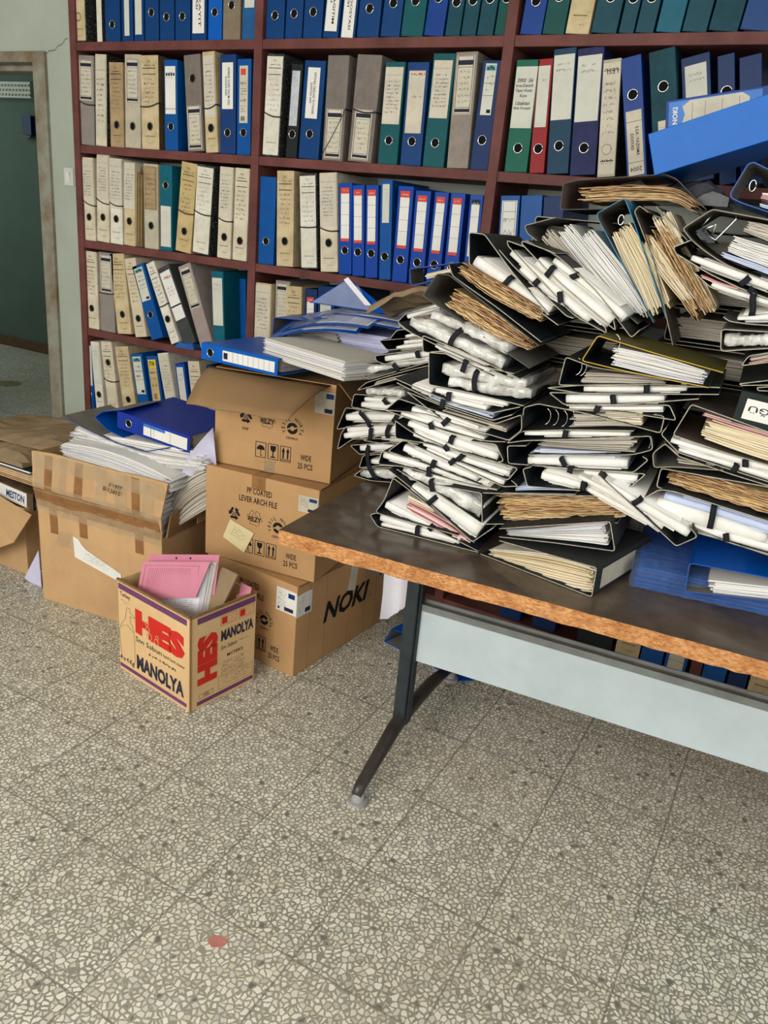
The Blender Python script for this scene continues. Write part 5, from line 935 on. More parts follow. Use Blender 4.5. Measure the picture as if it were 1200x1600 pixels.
def care_icons(mb, x, z, s, y):
    g = s*.12
    for k in range(3):
        x0 = x+k*(s*.72+g); frame_rect(mb, x0, x0+s*.72, z, z+s, y, s*.04); c = x0+s*.36
        if k == 0:
            poly(mb, [(c-s*.27, z+s*.5)]+[(c+s*.27*math.cos(math.pi-t*math.pi/8), z+s*.5+s*.3*math.sin(math.pi-t*math.pi/8)) for t in range(9)]+[(c+s*.27, z+s*.5)], y)
            mb.box((c-s*.02, y, z+s*.14), (c+s*.02, y+.0002, z+s*.52)); mb.box((c-s*.02, y, z+s*.12), (c+s*.12, y+.0002, z+s*.16))
        elif k == 1:
            poly(mb, [(c-s*.2, z+s*.88), (c+s*.2, z+s*.88), (c+s*.17, z+s*.6), (c+s*.04, z+s*.48), (c-s*.04, z+s*.48), (c-s*.17, z+s*.6)], y)
            mb.box((c-s*.035, y, z+s*.2), (c+s*.035, y+.0002, z+s*.5)); mb.box((c-s*.16, y, z+s*.12), (c+s*.16, y+.0002, z+s*.2))
        else:
            for dx in (-.15, .15):
                xx = c+dx*s; poly(mb, [(xx, z+s*.92), (xx+s*.11, z+s*.62), (xx+s*.05, z+s*.62), (xx+s*.05, z+s*.2), (xx-s*.05, z+s*.2), (xx-s*.05, z+s*.62), (xx-s*.11, z+s*.62)], y)
            mb.box((c-s*.3, y, z+s*.1), (c+s*.3, y+.0002, z+s*.15))
def noki_prints(root, W, H, title=True, u0=0, y=-.0008):
    m = MB(); X = lambda u: W*u; Z = lambda v: H*v
    if title:
        put_text(m, 'PP COATED', X(.38), X(.60), Z(.80), Z(.865), y, bold=.012, keep=False); put_text(m, 'LEVER ARCH FILE', X(.31), X(.65), Z(.70), Z(.765), y, bold=.012, keep=False); m.obj('printed_title', 'inkblack', root); m = MB()
    if u0 == 0:
        arrow_loop(m, X(.27), Z(.54), W*.058, y); put_text(m, '20', X(.245), X(.295), Z(.515), Z(.56), y, bold=.015); put_text(m, 'PAP', X(.24), X(.30), Z(.40), Z(.43), y, bold=.01)
        m.obj('recycling_mark', 'inkblack', root); m = MB(); arrow_loop(m, X(.455), Z(.54), W*.072, y, True)
        put_text(m, 'REZY', X(.40), X(.515), Z(.505), Z(.555), y-.0004, bold=.02, keep=False)
        m.obj('recycling_mark', 'inkblack', root); m = MB(); cx, cz, rr = X(.665), Z(.50), W*.055
        for k, (a_, b_) in enumerate(((20, 190), (200, 370))):
            pts = [(cx+rr*.82*math.cos(R(t)), y, cz+rr*.82*math.sin(R(t))) for t in range(a_, b_, 14)]+[(cx+rr*.35*math.cos(R(t)), y, cz+rr*.35*math.sin(R(t))) for t in range(b_-20, a_, -14)]
            m.add(pts, [tuple(range(len(pts)))])
        st = 'YESIL NOKTA'
        for k, ch in enumerate(st):
            if ch == ' ': continue
            a = R(205-23*k); px_, pz_ = cx+rr*1.4*math.cos(a), cz+rr*1.4*math.sin(a); put_text(m, ch, px_-.005, px_+.005, pz_-.006, pz_+.006, y, rot=math.degrees(a)-90, bold=.01)
        put_text(m, 'CEVKO', cx-rr*.9, cx+rr*.9, cz-rr*1.6, cz-rr*1.25, y, bold=.02, keep=False)
        m.obj('recycling_mark', 'inkblack', root); m = MB(); care_icons(m, X(.36), Z(.14), H*.165, y); m.obj('handling_icons', 'inkblack', root); m = MB()
    put_text(m, 'WIDE', X(.745), X(.835), Z(.19), Z(.25), y, bold=.012, keep=False); put_text(m, '25 PCS', X(.725), X(.85), Z(.10), Z(.16), y, bold=.012, keep=False)
    m.obj('printed_quantity', 'inkblack', root)
def sticker(root, x0, x1, z0, z1, y, rng, corner=None):
    m = MB(); m.box((x0, y-.0006, z0), (x1, y, z1)); o = m.obj('shipping_label', 'labelold', root)
    m = MB(); scribble(m, x0+.003, x0+(x1-x0)*.6, z0+(z1-z0)*.3, z1-.004, 7, rng, y-.0008, .0003)
    m.box((x0+(x1-x0)*.5, y-.0009, z0+.004), (x1-.006, y-.0007, z0+(z1-z0)*.25), 0); m.box((x0+(x1-x0)*.55, y-.0009, z1-(z1-z0)*.3), (x1-.004, y-.0007, z1-.005), 1)
    m.obj('label_print', ['ink', 'navy2'], o)
rng = random.Random(77)
CG = 'three stacked cartons for lever arch files'
# bottom carton
C = Vector((-1.278, 1.929, 0)); cb, W, H = carton('cardboard_carton', 'bottom carton of the stack of three, large black logo on its long side', C, (.997, -.077, 0), .40, .56, .335, group=CG)
noki_prints(cb, W, H, True)
M = face_matrix((W+.0009, 0, 0), (0, 1, 0)); m = MB()
put_text(m, 'NOKI', .56*.27, .56*.76, H*.42, H*.66, 0, bold=.035, shear=.25, keep=False); put_text(m, 'R', .56*.785, .56*.80, H*.42, H*.46, 0); m.xform(M); m.obj('carton_logo', 'inkblack', cb)
for k, yy in enumerate((.07, .16, .30, .40, .47)):
    m = MB(); m.box((W, yy, 0.004), (W+.0008, yy+.0012, H-.004)); m.obj('crease', 'cartondark', cb)
m = MB(); m.box((W-.085, -.0008, H*.68), (W, 0, H*.93)); m.box((W, 0, H*.66), (W+.0008, .08, H*.90)); st_ = m.obj('corner_label', 'labelwhite', cb)
m = MB(); scribble(m, W-.082, W-.04, H*.72, H*.91, 8, rng, -.0011, .0004); m.box((W-.05, -.0013, H*.70), (W-.012, -.001, H*.74)); m.box((W-.035, -.0013, H*.85), (W-.008, -.001, H*.90), 1); m.box((W-.078, -.0013, H*.70), (W-.07, -.001, H*.725))
k = MB(); scribble(k, .008, .04, H*.70, H*.88, 8, rng, 0, .0004); k.box((.045, -.0002, H*.68), (.072, 0, H*.73)); k.xform(face_matrix((W+.0012, 0, 0), (0, 1, 0)))
m.add(k.v, k.f); m.obj('label_print', ['ink', 'navy2'], st_)
m = MB(); m.add([(W+.001, .30, H*.93), (W+.001, .345, H*.93), (W+.001, .335, H*.62), (W+.001, .285, H*.66)], [(0, 1, 2, 3)]); m.obj('paper_tag', 'labelold', cb)
# middle carton
b, tl = Vector(G['mid'][0]), Vector(G['mid'][1]); rv = Vector((b.x-tl.x, b.y-tl.y, 0)); Wm = rv.length
b.z = .338; cm, W, H = carton('cardboard_carton', 'middle carton of the stack of three, with a yellowed note taped on its front', b, rv, Wm, .50, .318, group=CG)
noki_prints(cm, W, H, True)
sticker(cm, W*.83, W*.995, H*.74, H*.91, 0, rng)
m = MB(); m.box((W*.42, -.0012, H*.86), (W*.54, 0, H+.001)); m.box((W*.42, 0, H), (W*.54, .05, H+.001)); m.obj('clear_tape', 'tape', cm)
nt = empty('note'); nt.matrix_world = cm.matrix_basis.copy(); tag(nt, 'yellowed handwritten note hanging askew on the middle carton', 'note')
m = MB(); P = [(W*.315, H*.47), (W*.47, H*.37), (W*.40, H*.14), (W*.19, H*.27)]
P = [(W*.24, H*.47), (W*.46, H*.38), (W*.375, H*.13), (W*.175, H*.25)]
m.plate([(x, -.004, z) for x, z in P], (0, -1, 0), .0005); m.obj('note_sheet', 'notepaper', nt)
m = MB(); q = MB(); scribble(q, -.03, .03, -.018, .022, 4, rng, 0, .0004); q.xform(Matrix.Translation((W*.32, -.005, H*.32)) @ Matrix.Rotation(R(22), 4, 'Y')); q.obj('handwriting', 'inkfaint', nt)
# top carton
b, tl = Vector(G['top'][0]), Vector(G['top'][1]); rv = Vector((b.x-tl.x, b.y-tl.y, 0)); Wt = rv.length; b.z = .6595
ct, W, H = carton('cardboard_carton', 'top carton of the stack of three, open with its front flap folded out', b, rv, Wt, .40, .318, closed=False, group=CG)
noki_prints(ct, W, H, False); sticker(ct, W*.84, W*.998, H*.70, H*.92, 0, rng)
m = MB(); m.box((W*.44, -.0012, 0), (W*.53, 0, H*.12)); m.obj('clear_tape', 'clearfilm', ct)
m = MB(); m.box((.006, .006, .006), (W-.006, .39, H-.008)); pb = m.obj('stored_files', 'cartondark', ct)
bpy.context.view_layer.update(); Mi = ct.matrix_world.inverted()
P = [Mi @ Vector(p) for p in G['flap']]; P[0].y = P[1].y = -.001; P[0].z = P[1].z = H-.002
m = MB(); nx, ny = 10, 7; vs = []; fs = []
for j in range(ny+1):
    for i in range(nx+1):
        u, v = i/nx, j/ny; a_ = P[0].lerp(P[1], u); c_ = P[3].lerp(P[2], u); p = a_.lerp(c_, v); p.z += .018*math.sin(v*math.pi)*(1-.3*u)+(.002*math.sin(u*14) if j == ny else 0)
        vs += [tuple(p)]
k = len(vs); vs += [(x, y+.001, z-.0035) for x, y, z in vs]
for j in range(ny):
    for i in range(nx):
        a_ = j*(nx+1)+i; fs += [(a_, a_+1, a_+nx+2, a_+nx+1), (k+a_, k+a_+nx+1, k+a_+nx+2, k+a_+1)]
for i in range(nx): a_ = ny*(nx+1)+i; fs.append((a_, a_+1, k+a_+1, k+a_)); fs.append((i+1, i, k+i, k+i+1))
for j in range(ny): a_ = j*(nx+1); fs.append((a_, a_+nx+1, k+a_+nx+1, k+a_)); a_ += nx; fs.append((a_+nx+1, a_, k+a_, k+a_+nx+1))
m.add(vs, fs); m.obj('flap', 'flapkraft', ct, smooth=True)
m = MB(); m.plate([(W, .02, H), (W, .38, H), (W+.07, .38, H-.07), (W+.07, .02, H-.07)], (.7, 0, .7), .003); m.obj('flap', 'cartondark', ct)

# ---------------- things on the top carton
z1 = .6595+.318
P = [Vector(p) for p in G['tb0']]; ux = (P[1]-P[0]).normalized(); ux.z = -.0
lying('lever_arch_binder', 'slim blue binder on the front of the top carton, barcode label on its spine', P[0]+Vector((-.01, 0, .028)), ux, (.1, 1, 0), .052, .32, 'pl', 'bright', 903, hole=.13, lab=('bcw', .30, .97, .62))
def paper_ream(name, label, O, u, W, D, H, mt, seed, top=None, rag=.006):
    r_ = Vector(u).normalized(); g = random.Random(seed); m = MB(); n = max(6, int(H/.0026)); dz = H/n
    for i in range(n):
        a, b, c, d = [g.uniform(0, rag) for _ in range(4)]; m.box((a, b, i*dz), (W-c, D-d, i*dz+dz*.86))
    o = m.obj(name, mt); o.location = O; o.rotation_euler = (0, 0, math.atan2(r_.y, r_.x)); tag(o, label, 'papers'); return o
P = [Vector(p) for p in G['ws']]; u_ = (P[1]-P[0]); O = P[0].copy(); O.z = 1.037
paper_ream('paper_ream', 'thick ream of white papers on the top carton beside the slim blue binder', O, u_, u_.length, .20, .055, 'sheets', 21, rag=.009)
P = [Vector(p) for p in G['ws2']]
o = paper_ream('paper_ream', 'second ream of white papers behind, under the fanned blue folders on the top carton', (-1.47, 2.20, z1+.066), (1, .08, 0),   .29, .2, .075, 'lilacsheets', 22, rag=.012)
# fanned blue folders with clear fronts
FG = 'clear fronted blue folders on the top carton'
fold = [((-1.545, 2.06, 1.100), (.97, .20, .10), .31, 'flattest blue folder on the top carton, its white corner over the ream'),
        ((-1.52, 2.10, 1.128), (.98, .12, .07), .31, 'blue folder with clear cover, second layer over the ream on the top carton'),
        ((-1.44, 2.17, 1.148), (1, .04, 0.02), .31, 'blue folder lying level beneath the raised pointed one on the top carton'),
        ((-1.40, 2.22, 1.165), (1, -.04, .01), .30, 'blue folder lying level right under the raised pointed one')]
for i, (O, u, W_, lb) in enumerate(fold):
    r_ = empty('report_folder', O); d_ = Vector(u).normalized(); r_.rotation_euler = (R(13-3*i), -math.asin(d_.z), math.atan2(d_.y, d_.x)); tag(r_, lb, 'folder', FG)
    m = MB(); vs = []; fs = []; n = 8
    for k in range(n+1):
        x = W_*k/n; z = .012*math.sin(k/n*math.pi)*(.5 if i > 1 else 1)-(.03*(1-k/n)**2 if i < 2 else 0); vs += [(x, 0, z), (x, .21, z), (x, 0, z-.0014), (x, .21, z-.0014)]
    for k in range(n): q = 4*k; fs += [(q, q+4, q+5, q+1), (q+2, q+3, q+7, q+6), (q, q+2, q+6, q+4), (q+1, q+5, q+7, q+3)]
    fs += [(0, 1, 3, 2), (4*n, 4*n+2, 4*n+3, 4*n+1)]; m.add(vs, fs); m.obj('back_cover', 'bluefolder', r_, smooth=False)
    m = MB(); m.add([(x*.90+.02, .022+y*.84, z+.0016) for x, y, z in vs], fs); m.obj('white_sheets', 'paper', r_)
    m = MB(); m.add([(x*.9+.012, .02+y*.86, z+.0034) for x, y, z in vs], fs); m.obj('clear_front', 'film', r_)
# raised pointed folder
r_ = empty('report_folder', (-1.50, 2.24, 1.185)); tag(r_, 'blue folder with clear front raised to a point on the top carton', 'folder', FG)
m = MB(); m.plate([(.0, .0, .0), (.155, -.02, .095), (.30, .02, .0), (.16, .16, .02)], (.1, -.6, .8), .0015); m.obj('back_cover', 'bluefolder', r_)
m = MB(); m.plate([(.012, -.004, .004), (.15, -.022, .090), (.19, -.015, .072), (.24, -.002, .006)], (.1, -.6, .8), .0012); m.obj('white_sheets', 'film', r_)
m = MB(); m.plate([(.140, -.026, .089), (.155, -.026, .098), (.235, -.006, .022), (.215, -.01, .020)], (.1, -.6, .8), .002); m.obj('fastener_strip', 'paper', r_)
# blue binder behind with papers, opened
pile_file('lever_arch_file', 'bright blue binder lying open behind the slim blue one on the top carton', .74, 0, .24, 'blu',
    [tuple(int(v*1e4) for v in p) for p in ((-.24, 1.145), (-.50, 1.130), (-.505, 1.045), (-.25, 1.035))],
    [('sheetsgrey', [tuple(int(v*1e4) for v in p) for p in ((-.46, 1.085, .03), (-.26, 1.088, .035))])], [], [], 'files on the top carton', random.Random(8))
# kraft paper and grey binder leaning near the shelf
m = MB(); g = random.Random(9); vs = []; fs = []; nx, ny = 9, 5
for j in range(ny+1):
    for i in range(nx+1):
        u, v = i/nx, j/ny; vs.append((-.0+.26*u, .17*v, .10*u-.02*abs(u-.35)+.02*math.sin(v*5+u*3)+g.uniform(-.003, .003)))
k = len(vs); vs += [(x, y+.002, z-.014+g.uniform(-.002, .002)) for x, y, z in vs]
for j in range(ny):
    for i in range(nx): a_ = j*(nx+1)+i; fs += [(a_, a_+1, a_+nx+2, a_+nx+1), (k+a_, k+a_+nx+1, k+a_+nx+2, k+a_+1)]
for i in range(nx): fs.append((i+1, i, k+i, k+i+1)); a_ = ny*(nx+1)+i; fs.append((a_, a_+1, k+a_+1, k+a_))
for j in range(ny): a_ = j*(nx+1); fs.append((a_, a_+nx+1, k+a_+nx+1, k+a_)); a_ += nx; fs.append((a_+nx+1, a_, k+a_, k+a_+nx+1))
m.add(vs, fs); o = m.obj('kraft_envelope', 'kraft', None); o.location = (-1.215, 2.12, 1.215); tag(o, 'crumpled brown kraft envelope between the blue folders and the heap of files', 'envelope')

# ---------------- taped carton at the left
F_ = [Vector(p) for p in G['big']]; BL, FL, TLc, FR, TR = F_[:5]; rv = Vector((FR.x-FL.x, FR.y-FL.y, 0)).normalized(); Wb = (FR-FL).length; Hf = .405
bc = empty('taped_carton', (BL.x, BL.y, 0), math.atan2(rv.y, rv.x)); tag(bc, 'large worn carton patched with brown tape, overflowing with papers', 'box')
Db = .40; t = .006
for nm, a, b in (('front_wall', (0, 0, 0), (Wb, t, Hf)), ('back_wall', (0, Db-t, 0), (Wb, Db, Hf)), ('side_wall', (0, t, 0), (t, Db-t, Hf)), ('side_wall', (Wb-t, t, 0), (Wb, Db-t, Hf-.03)), ('carton_bottom', (t, t, 0), (Wb-t, Db-t, t))):
    m = MB(); m.box(a, b); m.obj(nm, 'cartonold', bc, bevel=.002)
m = MB(); n = 14; vs = []; fs = []; g = random.Random(4); xr = Wb+.035
for i in range(n+1):
    u = i/n; top = .588+.004*math.sin(u*9)+g.uniform(-.002, .002); x = -.004+u*(xr-.012*0+.0)
    for (xx, yy, zz) in ((u*Wb, -.001, Hf), (u*(Wb+.012), -.016-.004*math.sin(u*7), Hf+.06), (u*xr, -.006+.006*math.sin(u*5), top)): vs += [(xx, yy, zz), (xx, yy+.006, zz)]
for i in range(n):
    q = 6*i
    fs += [(q, q+6, q+8, q+2), (q+2, q+8, q+10, q+4), (q+1, q+3, q+9, q+7), (q+3, q+5, q+11, q+9), (q+4, q+10, q+11, q+5), (q, q+1, q+7, q+6)]
fs += [(0, 2, 3, 1), (2, 4, 5, 3), (6*n, 6*n+1, 6*n+3, 6*n+2), (6*n+2, 6*n+3, 6*n+5, 6*n+4)]
m.add(vs, fs); m.obj('raised_flap', 'cartonold', bc)
m = MB(); m.plate([(-.002, .0, Hf), (-.006, .0, .58), (-.02, Db*.9, .56), (-.002, Db*.9, Hf)], (-1, 0, 0), .005); m.obj('raised_flap', 'cartonold', bc)
m = MB(); n = 12; pts = [(Wb+.001, .02, Hf-.03)]+[(Wb+.012+.01*math.sin(i*2.1), .03+.3*i/n, Hf+.05+.055*i/n+g.uniform(-.006, .006)) for i in range(n+1)]+[(Wb+.001, .34, Hf-.03)]
m.plate(pts, (1, 0, 0), .006); rf = m.obj('torn_flap', 'cartondark', bc)
m = MB()
for i in range(16): m.box((Wb+.017+.006, .17+i*.011, Hf-.02), (Wb+.02+.006, .175+i*.011, Hf+.085))
m.obj('corrugation', 'heskraft', rf)
def ty(x, z):      # front surface of the tape over the bowed flap
    u = min(1, max(0, x/xr))
    if z <= Hf: return 0
    if z <= Hf+.06: return (-.016-.004*math.sin(u*7))*(z-Hf)/.06
    k = (z-Hf-.06)/.123; return (-.016-.004*math.sin(u*7))*(1-k)+(-.006+.006*math.sin(u*5))*k
def tape(x0, z0, x1, z1, wd, mt, y=.0016, vertical=True):
    m = MB(); n = 10; vs = []
    for i in range(n+1):
        u = i/n; x, z = x0+(x1-x0)*u, z0+(z1-z0)*u
        for s_ in (-wd/2, wd/2):
            xx, zz = (x+s_, z) if vertical else (x, z+s_); vs.append((xx, ty(xx, zz)-y-g.uniform(0, .0006), zz))
    m.add(vs, [(2*i, 2*i+1, 2*i+3, 2*i+2) for i in range(n)]); m.obj('packing_tape', mt, bc, smooth=True)
for x, zb in ((.075, .285), (.21, .30), (.455, .30)): tape(x, zb, x-.004, .58, .034, 'tape')
for x, w_ in ((.03, .05), (.135, .03), (.30, .045), (.385, .05), (.50, .05)): tape(x, .37, x+.004, .582, w_, 'clearfilm', .002)
for z, w_ in ((.395, .034), (.43, .045)): tape(.0, z+.004, Wb-.005, z-.006, w_, 'tape', .0024, False)
tape(.0, .46, Wb+.01, .45, .03, 'clearfilm', .003, False); tape(.0, .385, Wb, .375, .05, 'clearfilm', .0034, False); tape(.0, .56, Wb+.02, .55, .05, 'clearfilm', .003, False); tape(.1, .24, .13, .30, .06, 'clearfilm', .001)
m = MB(); q = MB(); put_text(q, 'E 1977', .0, .06, .018, .032, 0, bold=.01, shear=.2); put_text(q, 'B-12615', -.025, .055, -.004, .012, 0, bold=.01, shear=.2)
q.xform(Matrix.Translation((.345, -.024, .515)) @ Matrix.Rotation(R(6), 4, 'Y')); q.obj('marker_writing', 'inkblack', bc)
m = MB(); lx0, lx1 = .165, .375; P = [(lx0, .215), (lx1, .165), (lx1-.003, .20), (lx1-.07, .225), (lx0+.055, .255), (lx0+.035, .27), (lx0+.02, .29), (lx0-.004, .295)]
m.plate([(x, -.0016, z) for x, z in P], (0, -1, 0), .0005); lb_ = m.obj('address_label', 'labelwhite', bc)
q = MB(); scribble(q, -.045, .075, -.018, .016, 4, random.Random(6), 0, .0003); q.xform(Matrix.Translation((.25, -.0026, .225)) @ Matrix.Rotation(R(10), 4, 'Y')); q.obj('label_print', 'inkblack', lb_)
# filling under the heap
m = MB(); g2 = random.Random(44)
for i in range(60): z = .01+i*.0088; m.box((.012+g2.uniform(0, .02), .012+g2.uniform(0, .02), z), (Wb-.012-g2.uniform(0, .02), Db-.012, z+.0078))
m.obj('stored_papers', 'sheets', bc)
STACKS = [('loose_paper_heap', 'white papers heaped along the front edge of the taped carton', 'papers', 'sheets', 0.44, [(-1.1721, 0.6097, 0.0428), (-0.9975, 0.6131, 0.0793), (-0.818, 0.5921, 0.0824), (-0.6825, 0.5772, 0.0494)], 0.3), ('loose_paper_heap', 'white papers higher up in the taped carton, beneath the lying blue binder', 'papers', 'sheets', 0.5, [(-1.1927, 0.635, 0.0384), (-0.9956, 0.6413, 0.0751), (-0.7736, 0.6455, 0.082), (-0.5851, 0.667, 0.0572)], 0.26), ('loose_paper_heap', 'grey curling sheet edges at the right side of the taped carton', 'papers', 'sheetsgrey', 0.52, [(-0.7704, 0.3987, 0.0583), (-0.715, 0.4833, 0.119), (-0.643, 0.5508, 0.1346), (-0.5681, 0.597, 0.1178)], 0.2)]
for i, (nm, lb, ca, kind, a, P, Ld) in enumerate(STACKS):
    org = TP+TN*a; s0 = P[0][0]; zb = min(p[1] for p in P); base = org+TE*s0
    m = make_sheets(kind, [(p[0]-s0, p[1]-zb, p[2]) for p in P], Ld, random.Random(700+i)); o = m.obj(nm, kind); o.location = (base.x, base.y, zb); o.rotation_euler = (0, 0, TA); tag(o, lb, ca, 'papers in the taped carton')
P = [Vector(p) for p in G['bb2']]
lying('lever_arch_binder', 'violet blue binder lying on the papers of the taped carton, label with round stamp', (P[0]+P[1])/2, P[2]-P[0]+Vector((0, 0, .0)), (.05, 1, .03), .062, .33, 'pl', 'violetblue', 904, hole=.17, lab=('fb2', .38, .97, .66))
m = MB(); vs = []; fs = []; P = [Vector(p) for p in G['curl']]; n = 8
for k in range(n+1):
    u = k/n; a_ = P[0].lerp(P[1], u)+Vector((0, -.03*math.sin(u*3.1), 0)); b_ = P[3].lerp(P[2], u)+Vector((.01, .0+.03*math.sin(u*3.1), 0)); vs += [tuple(a_), tuple(b_), tuple(a_+Vector((0, .0012, 0))), tuple(b_+Vector((0, .0012, 0)))]
for k in range(n): q = 4*k; fs += [(q, q+1, q+5, q+4), (q+2, q+6, q+7, q+3), (q, q+4, q+6, q+2), (q+1, q+3, q+7, q+5)]
m.add(vs, fs); tag(m.obj('curled_sheet', 'lilac', None, smooth=True), 'large lilac white sheet curling up beside the violet blue binder', 'paper')
pile_px = [('report_folder','blue folder with clear front drooping over the left of the papers in the taped carton',0.5,0,0.24,'blu',[(-12086,7115),(-11093,6861),(-9664,6609),(-8413,6541),(-7412,6878)],[('sheets',[(-11629,6782,236),(-9952,6505,372),(-8415,6405,274)])],[],[]),('report_folder','dark blue clear folder bent in a dome left of the lying violet blue binder',0.52,0,0.2,'blu',[(-9137,6716),(-10179,6926),(-10740,7280),(-10382,7550),(-9385,7797)],[],[],[])]
for i, f in enumerate(pile_px): pile_file(*f, 'folders on the taped carton', random.Random(800+i))

# ---------------- soap carton with pink folder
BLh = Vector((-1.763, 1.633, 0)); BRh = Vector((-1.411, 1.577, 0)); rv = (BRh-BLh).normalized(); Wh = (BRh-BLh).length; Hh = .325; Dh = .262
hs, W, H = carton('soap_carton', 'small open kraft carton with purple bands and red lettering, in front', BRh, rv, Wh, Dh, Hh, closed=False, col='heskraft')
y = -.0008; X = lambda u: W*u; Z = lambda v: H*v
for a, b in ((.905, .965), (.035, .075)): m = MB(); m.box((X(.01), y, Z(a)), (X(.955), 0, Z(b))); m.obj('purple_band', 'purple', hs)
m = MB(); put_text(m, 'HES', X(.25), X(.93), Z(.52), Z(.79), y, bold=.075, keep=False)
for (cx, cz, rr) in ((.455, .685, .018), (.445, .635, .016), (.44, .575, .02), (.52, .56, .016)): pass
lh = m.obj('red_lettering', 'hesred', hs)
m = MB()
for cx, cz, r_ in ((.42, .69, .022), (.43, .63, .026), (.45, .565, .034), (.55, .55, .028), (.56, .60, .02)):
    m.tube([(X(cx)+W*r_*math.cos(t*math.pi/8), y-.0006, Z(cz)+W*r_*math.sin(t*math.pi/8)) for t in range(17)], .0009, seg=4)
m.obj('bubble_outline', 'heskraft', lh)
m = MB(); put_text(m, 'Sıvı Sabun', X(.25), X(.62), Z(.43), Z(.485), y, keep=False, bold=.004); put_text(m, 'liquid hand cleaner', X(.64), X(.93), Z(.425), Z(.47), y, keep=False)
scribble(m, X(.42), X(.84), Z(.335), Z(.40), 1, random.Random(12), y, .0009)
m.obj('small_lettering', 'hesblue', hs); m = MB()
put_text(m, 'MANOLYA', X(.26), X(.92), Z(.12), Z(.285), y, bold=.045, keep=False); m.obj('dark_lettering', 'hesblue', hs); m = MB(); put_text(m, '4 x 4 Kg', X(.0)+.004, X(.22), Z(.10), Z(.175), y, bold=.01, keep=False); put_text(m, 'Turkey', X(.03), X(.18), Z(.825), Z(.885), y, keep=False, bold=.006)
scribble(m, X(.04), X(.16), Z(.76), Z(.81), 2, random.Random(13), y, .0004); m.obj('dark_lettering', 'hesblue', hs)
m = MB(); bo = [(.04, .15), (.02, .30), (.01, .45), (.05, .54), (.10, .60), (.12, .70), (.13, .74), (.17, .745), (.175, .70), (.24, .68), (.24, .665), (.17, .66), (.18, .60), (.22, .54), (.235, .40), (.235, .20), (.22, .13), (.04, .15)]
m.tube([(X(u), y, Z(v)) for u, v in bo], .0007, seg=4); m.tube([(X(.02), y, Z(.48)), (X(.12), y, Z(.55)), (X(.225), y, Z(.50))], .0006, seg=4); m.obj('bottle_outline', 'kraft', hs)
M = face_matrix((W+.0009, 0, 0), (0, 1, 0)); X = lambda u: Dh*u
for a, b in ((.905, .965), (.035, .075)): m = MB(); m.box((X(.1), 0, Z(a)), (X(.98), .0008, Z(b))); m.xform(M); m.obj('purple_band', 'purple', hs)
m = MB(); put_text(m, 'HES', X(.1), X(.40), Z(.25), Z(.77), 0, rot=90, bold=.07, keep=False)
for a, b in ((.44, .68), (.72, .96)): frame_rect(m, X(a), X(b), Z(.79), Z(.89), 0, .0009); m.box((X(a+.02), 0, Z(.805)), (X(a+.10), .0002, Z(.875))); scribble(m, X(a+.12), X(b-.01), Z(.80), Z(.88), 3, random.Random(14), 0, .0004)
m.xform(M); m.obj('red_lettering', 'hesred', hs)
m = MB(); put_text(m, 'MANOLYA', X(.45), X(.96), Z(.62), Z(.74), 0, bold=.045, keep=False); m.xform(M); m.obj('dark_lettering', 'hesblue', hs); m = MB(); put_text(m, 'Sıvı Sabun', X(.45), X(.70), Z(.53), Z(.575), 0, keep=False); scribble(m, X(.72), X(.93), Z(.53), Z(.57), 1, random.Random(15), 0, .0005)
put_text(m, 'MYTEKS', X(.55), X(.80), Z(.43), Z(.465), 0, bold=.01, keep=False); scribble(m, X(.45), X(.85), Z(.24), Z(.40), 7, random.Random(16), 0, .00045); scribble(m, X(.45), X(.95), Z(.12), Z(.23), 4, random.Random(17), 0, .00045)
frame_rect(m, X(.42), X(.97), Z(.10), Z(.24), 0, .0006); frame_rect(m, X(.13), X(.34), Z(.10), Z(.15), 0, .0007); put_text(m, 'HES', X(.15), X(.32), Z(.11), Z(.14), 0)
m.xform(M); m.obj('small_lettering', 'hesblue', hs)
m = MB(); m.box((-.003, -.003, H-.004), (W+.002, .004, H+.003)); m.box((W-.004, .0, H-.004), (W+.003, Dh, H+.003)); m.box((W-.002, -.002, 0), (W+.003, .002, H)); m.obj('worn_edge', 'cartonedge', hs)
m = MB(); m.box((.01, .01, .006), (W-.01, Dh-.01, .09)); m.obj('bottom_filling', 'cartondark', hs)
# pink folder
P = [Vector(p) for p in G['pinkback']]; TLp, TRp = P[0], P[1]; up_ = Vector((0, .10, .99)).normalized()
pf = empty('document_folder', (-1.6, 1.70, .10)); tag(pf, 'pink cardboard folder holding typed pages, standing in the small kraft carton', 'folder'); o0 = Vector((-1.6, 1.70, .10))
xr_ = (TRp-TLp).normalized(); nn = xr_.cross(up_).normalized(); nn = nn if nn.y < 0 else -nn
dn = -(up_*.25)+xr_*(-.01)
def q3(p): return tuple(p-o0)
m = MB(); m.plate([q3(TLp), q3(TRp), q3(TRp+dn), q3(TLp+dn)], -nn, .0014); bk = m.obj('back_cover', 'pink', pf)
for u in (.40, .60):
    c = TLp.lerp(TRp, u)-up_*.012; m = MB(); m.plate([q3(c+xr_*.0035*math.cos(t*math.pi/4)+up_*.0035*math.sin(t*math.pi/4)) for t in range(8)], nn, .0006); m.obj('punched_hole', 'hole', bk)
g = random.Random(31)
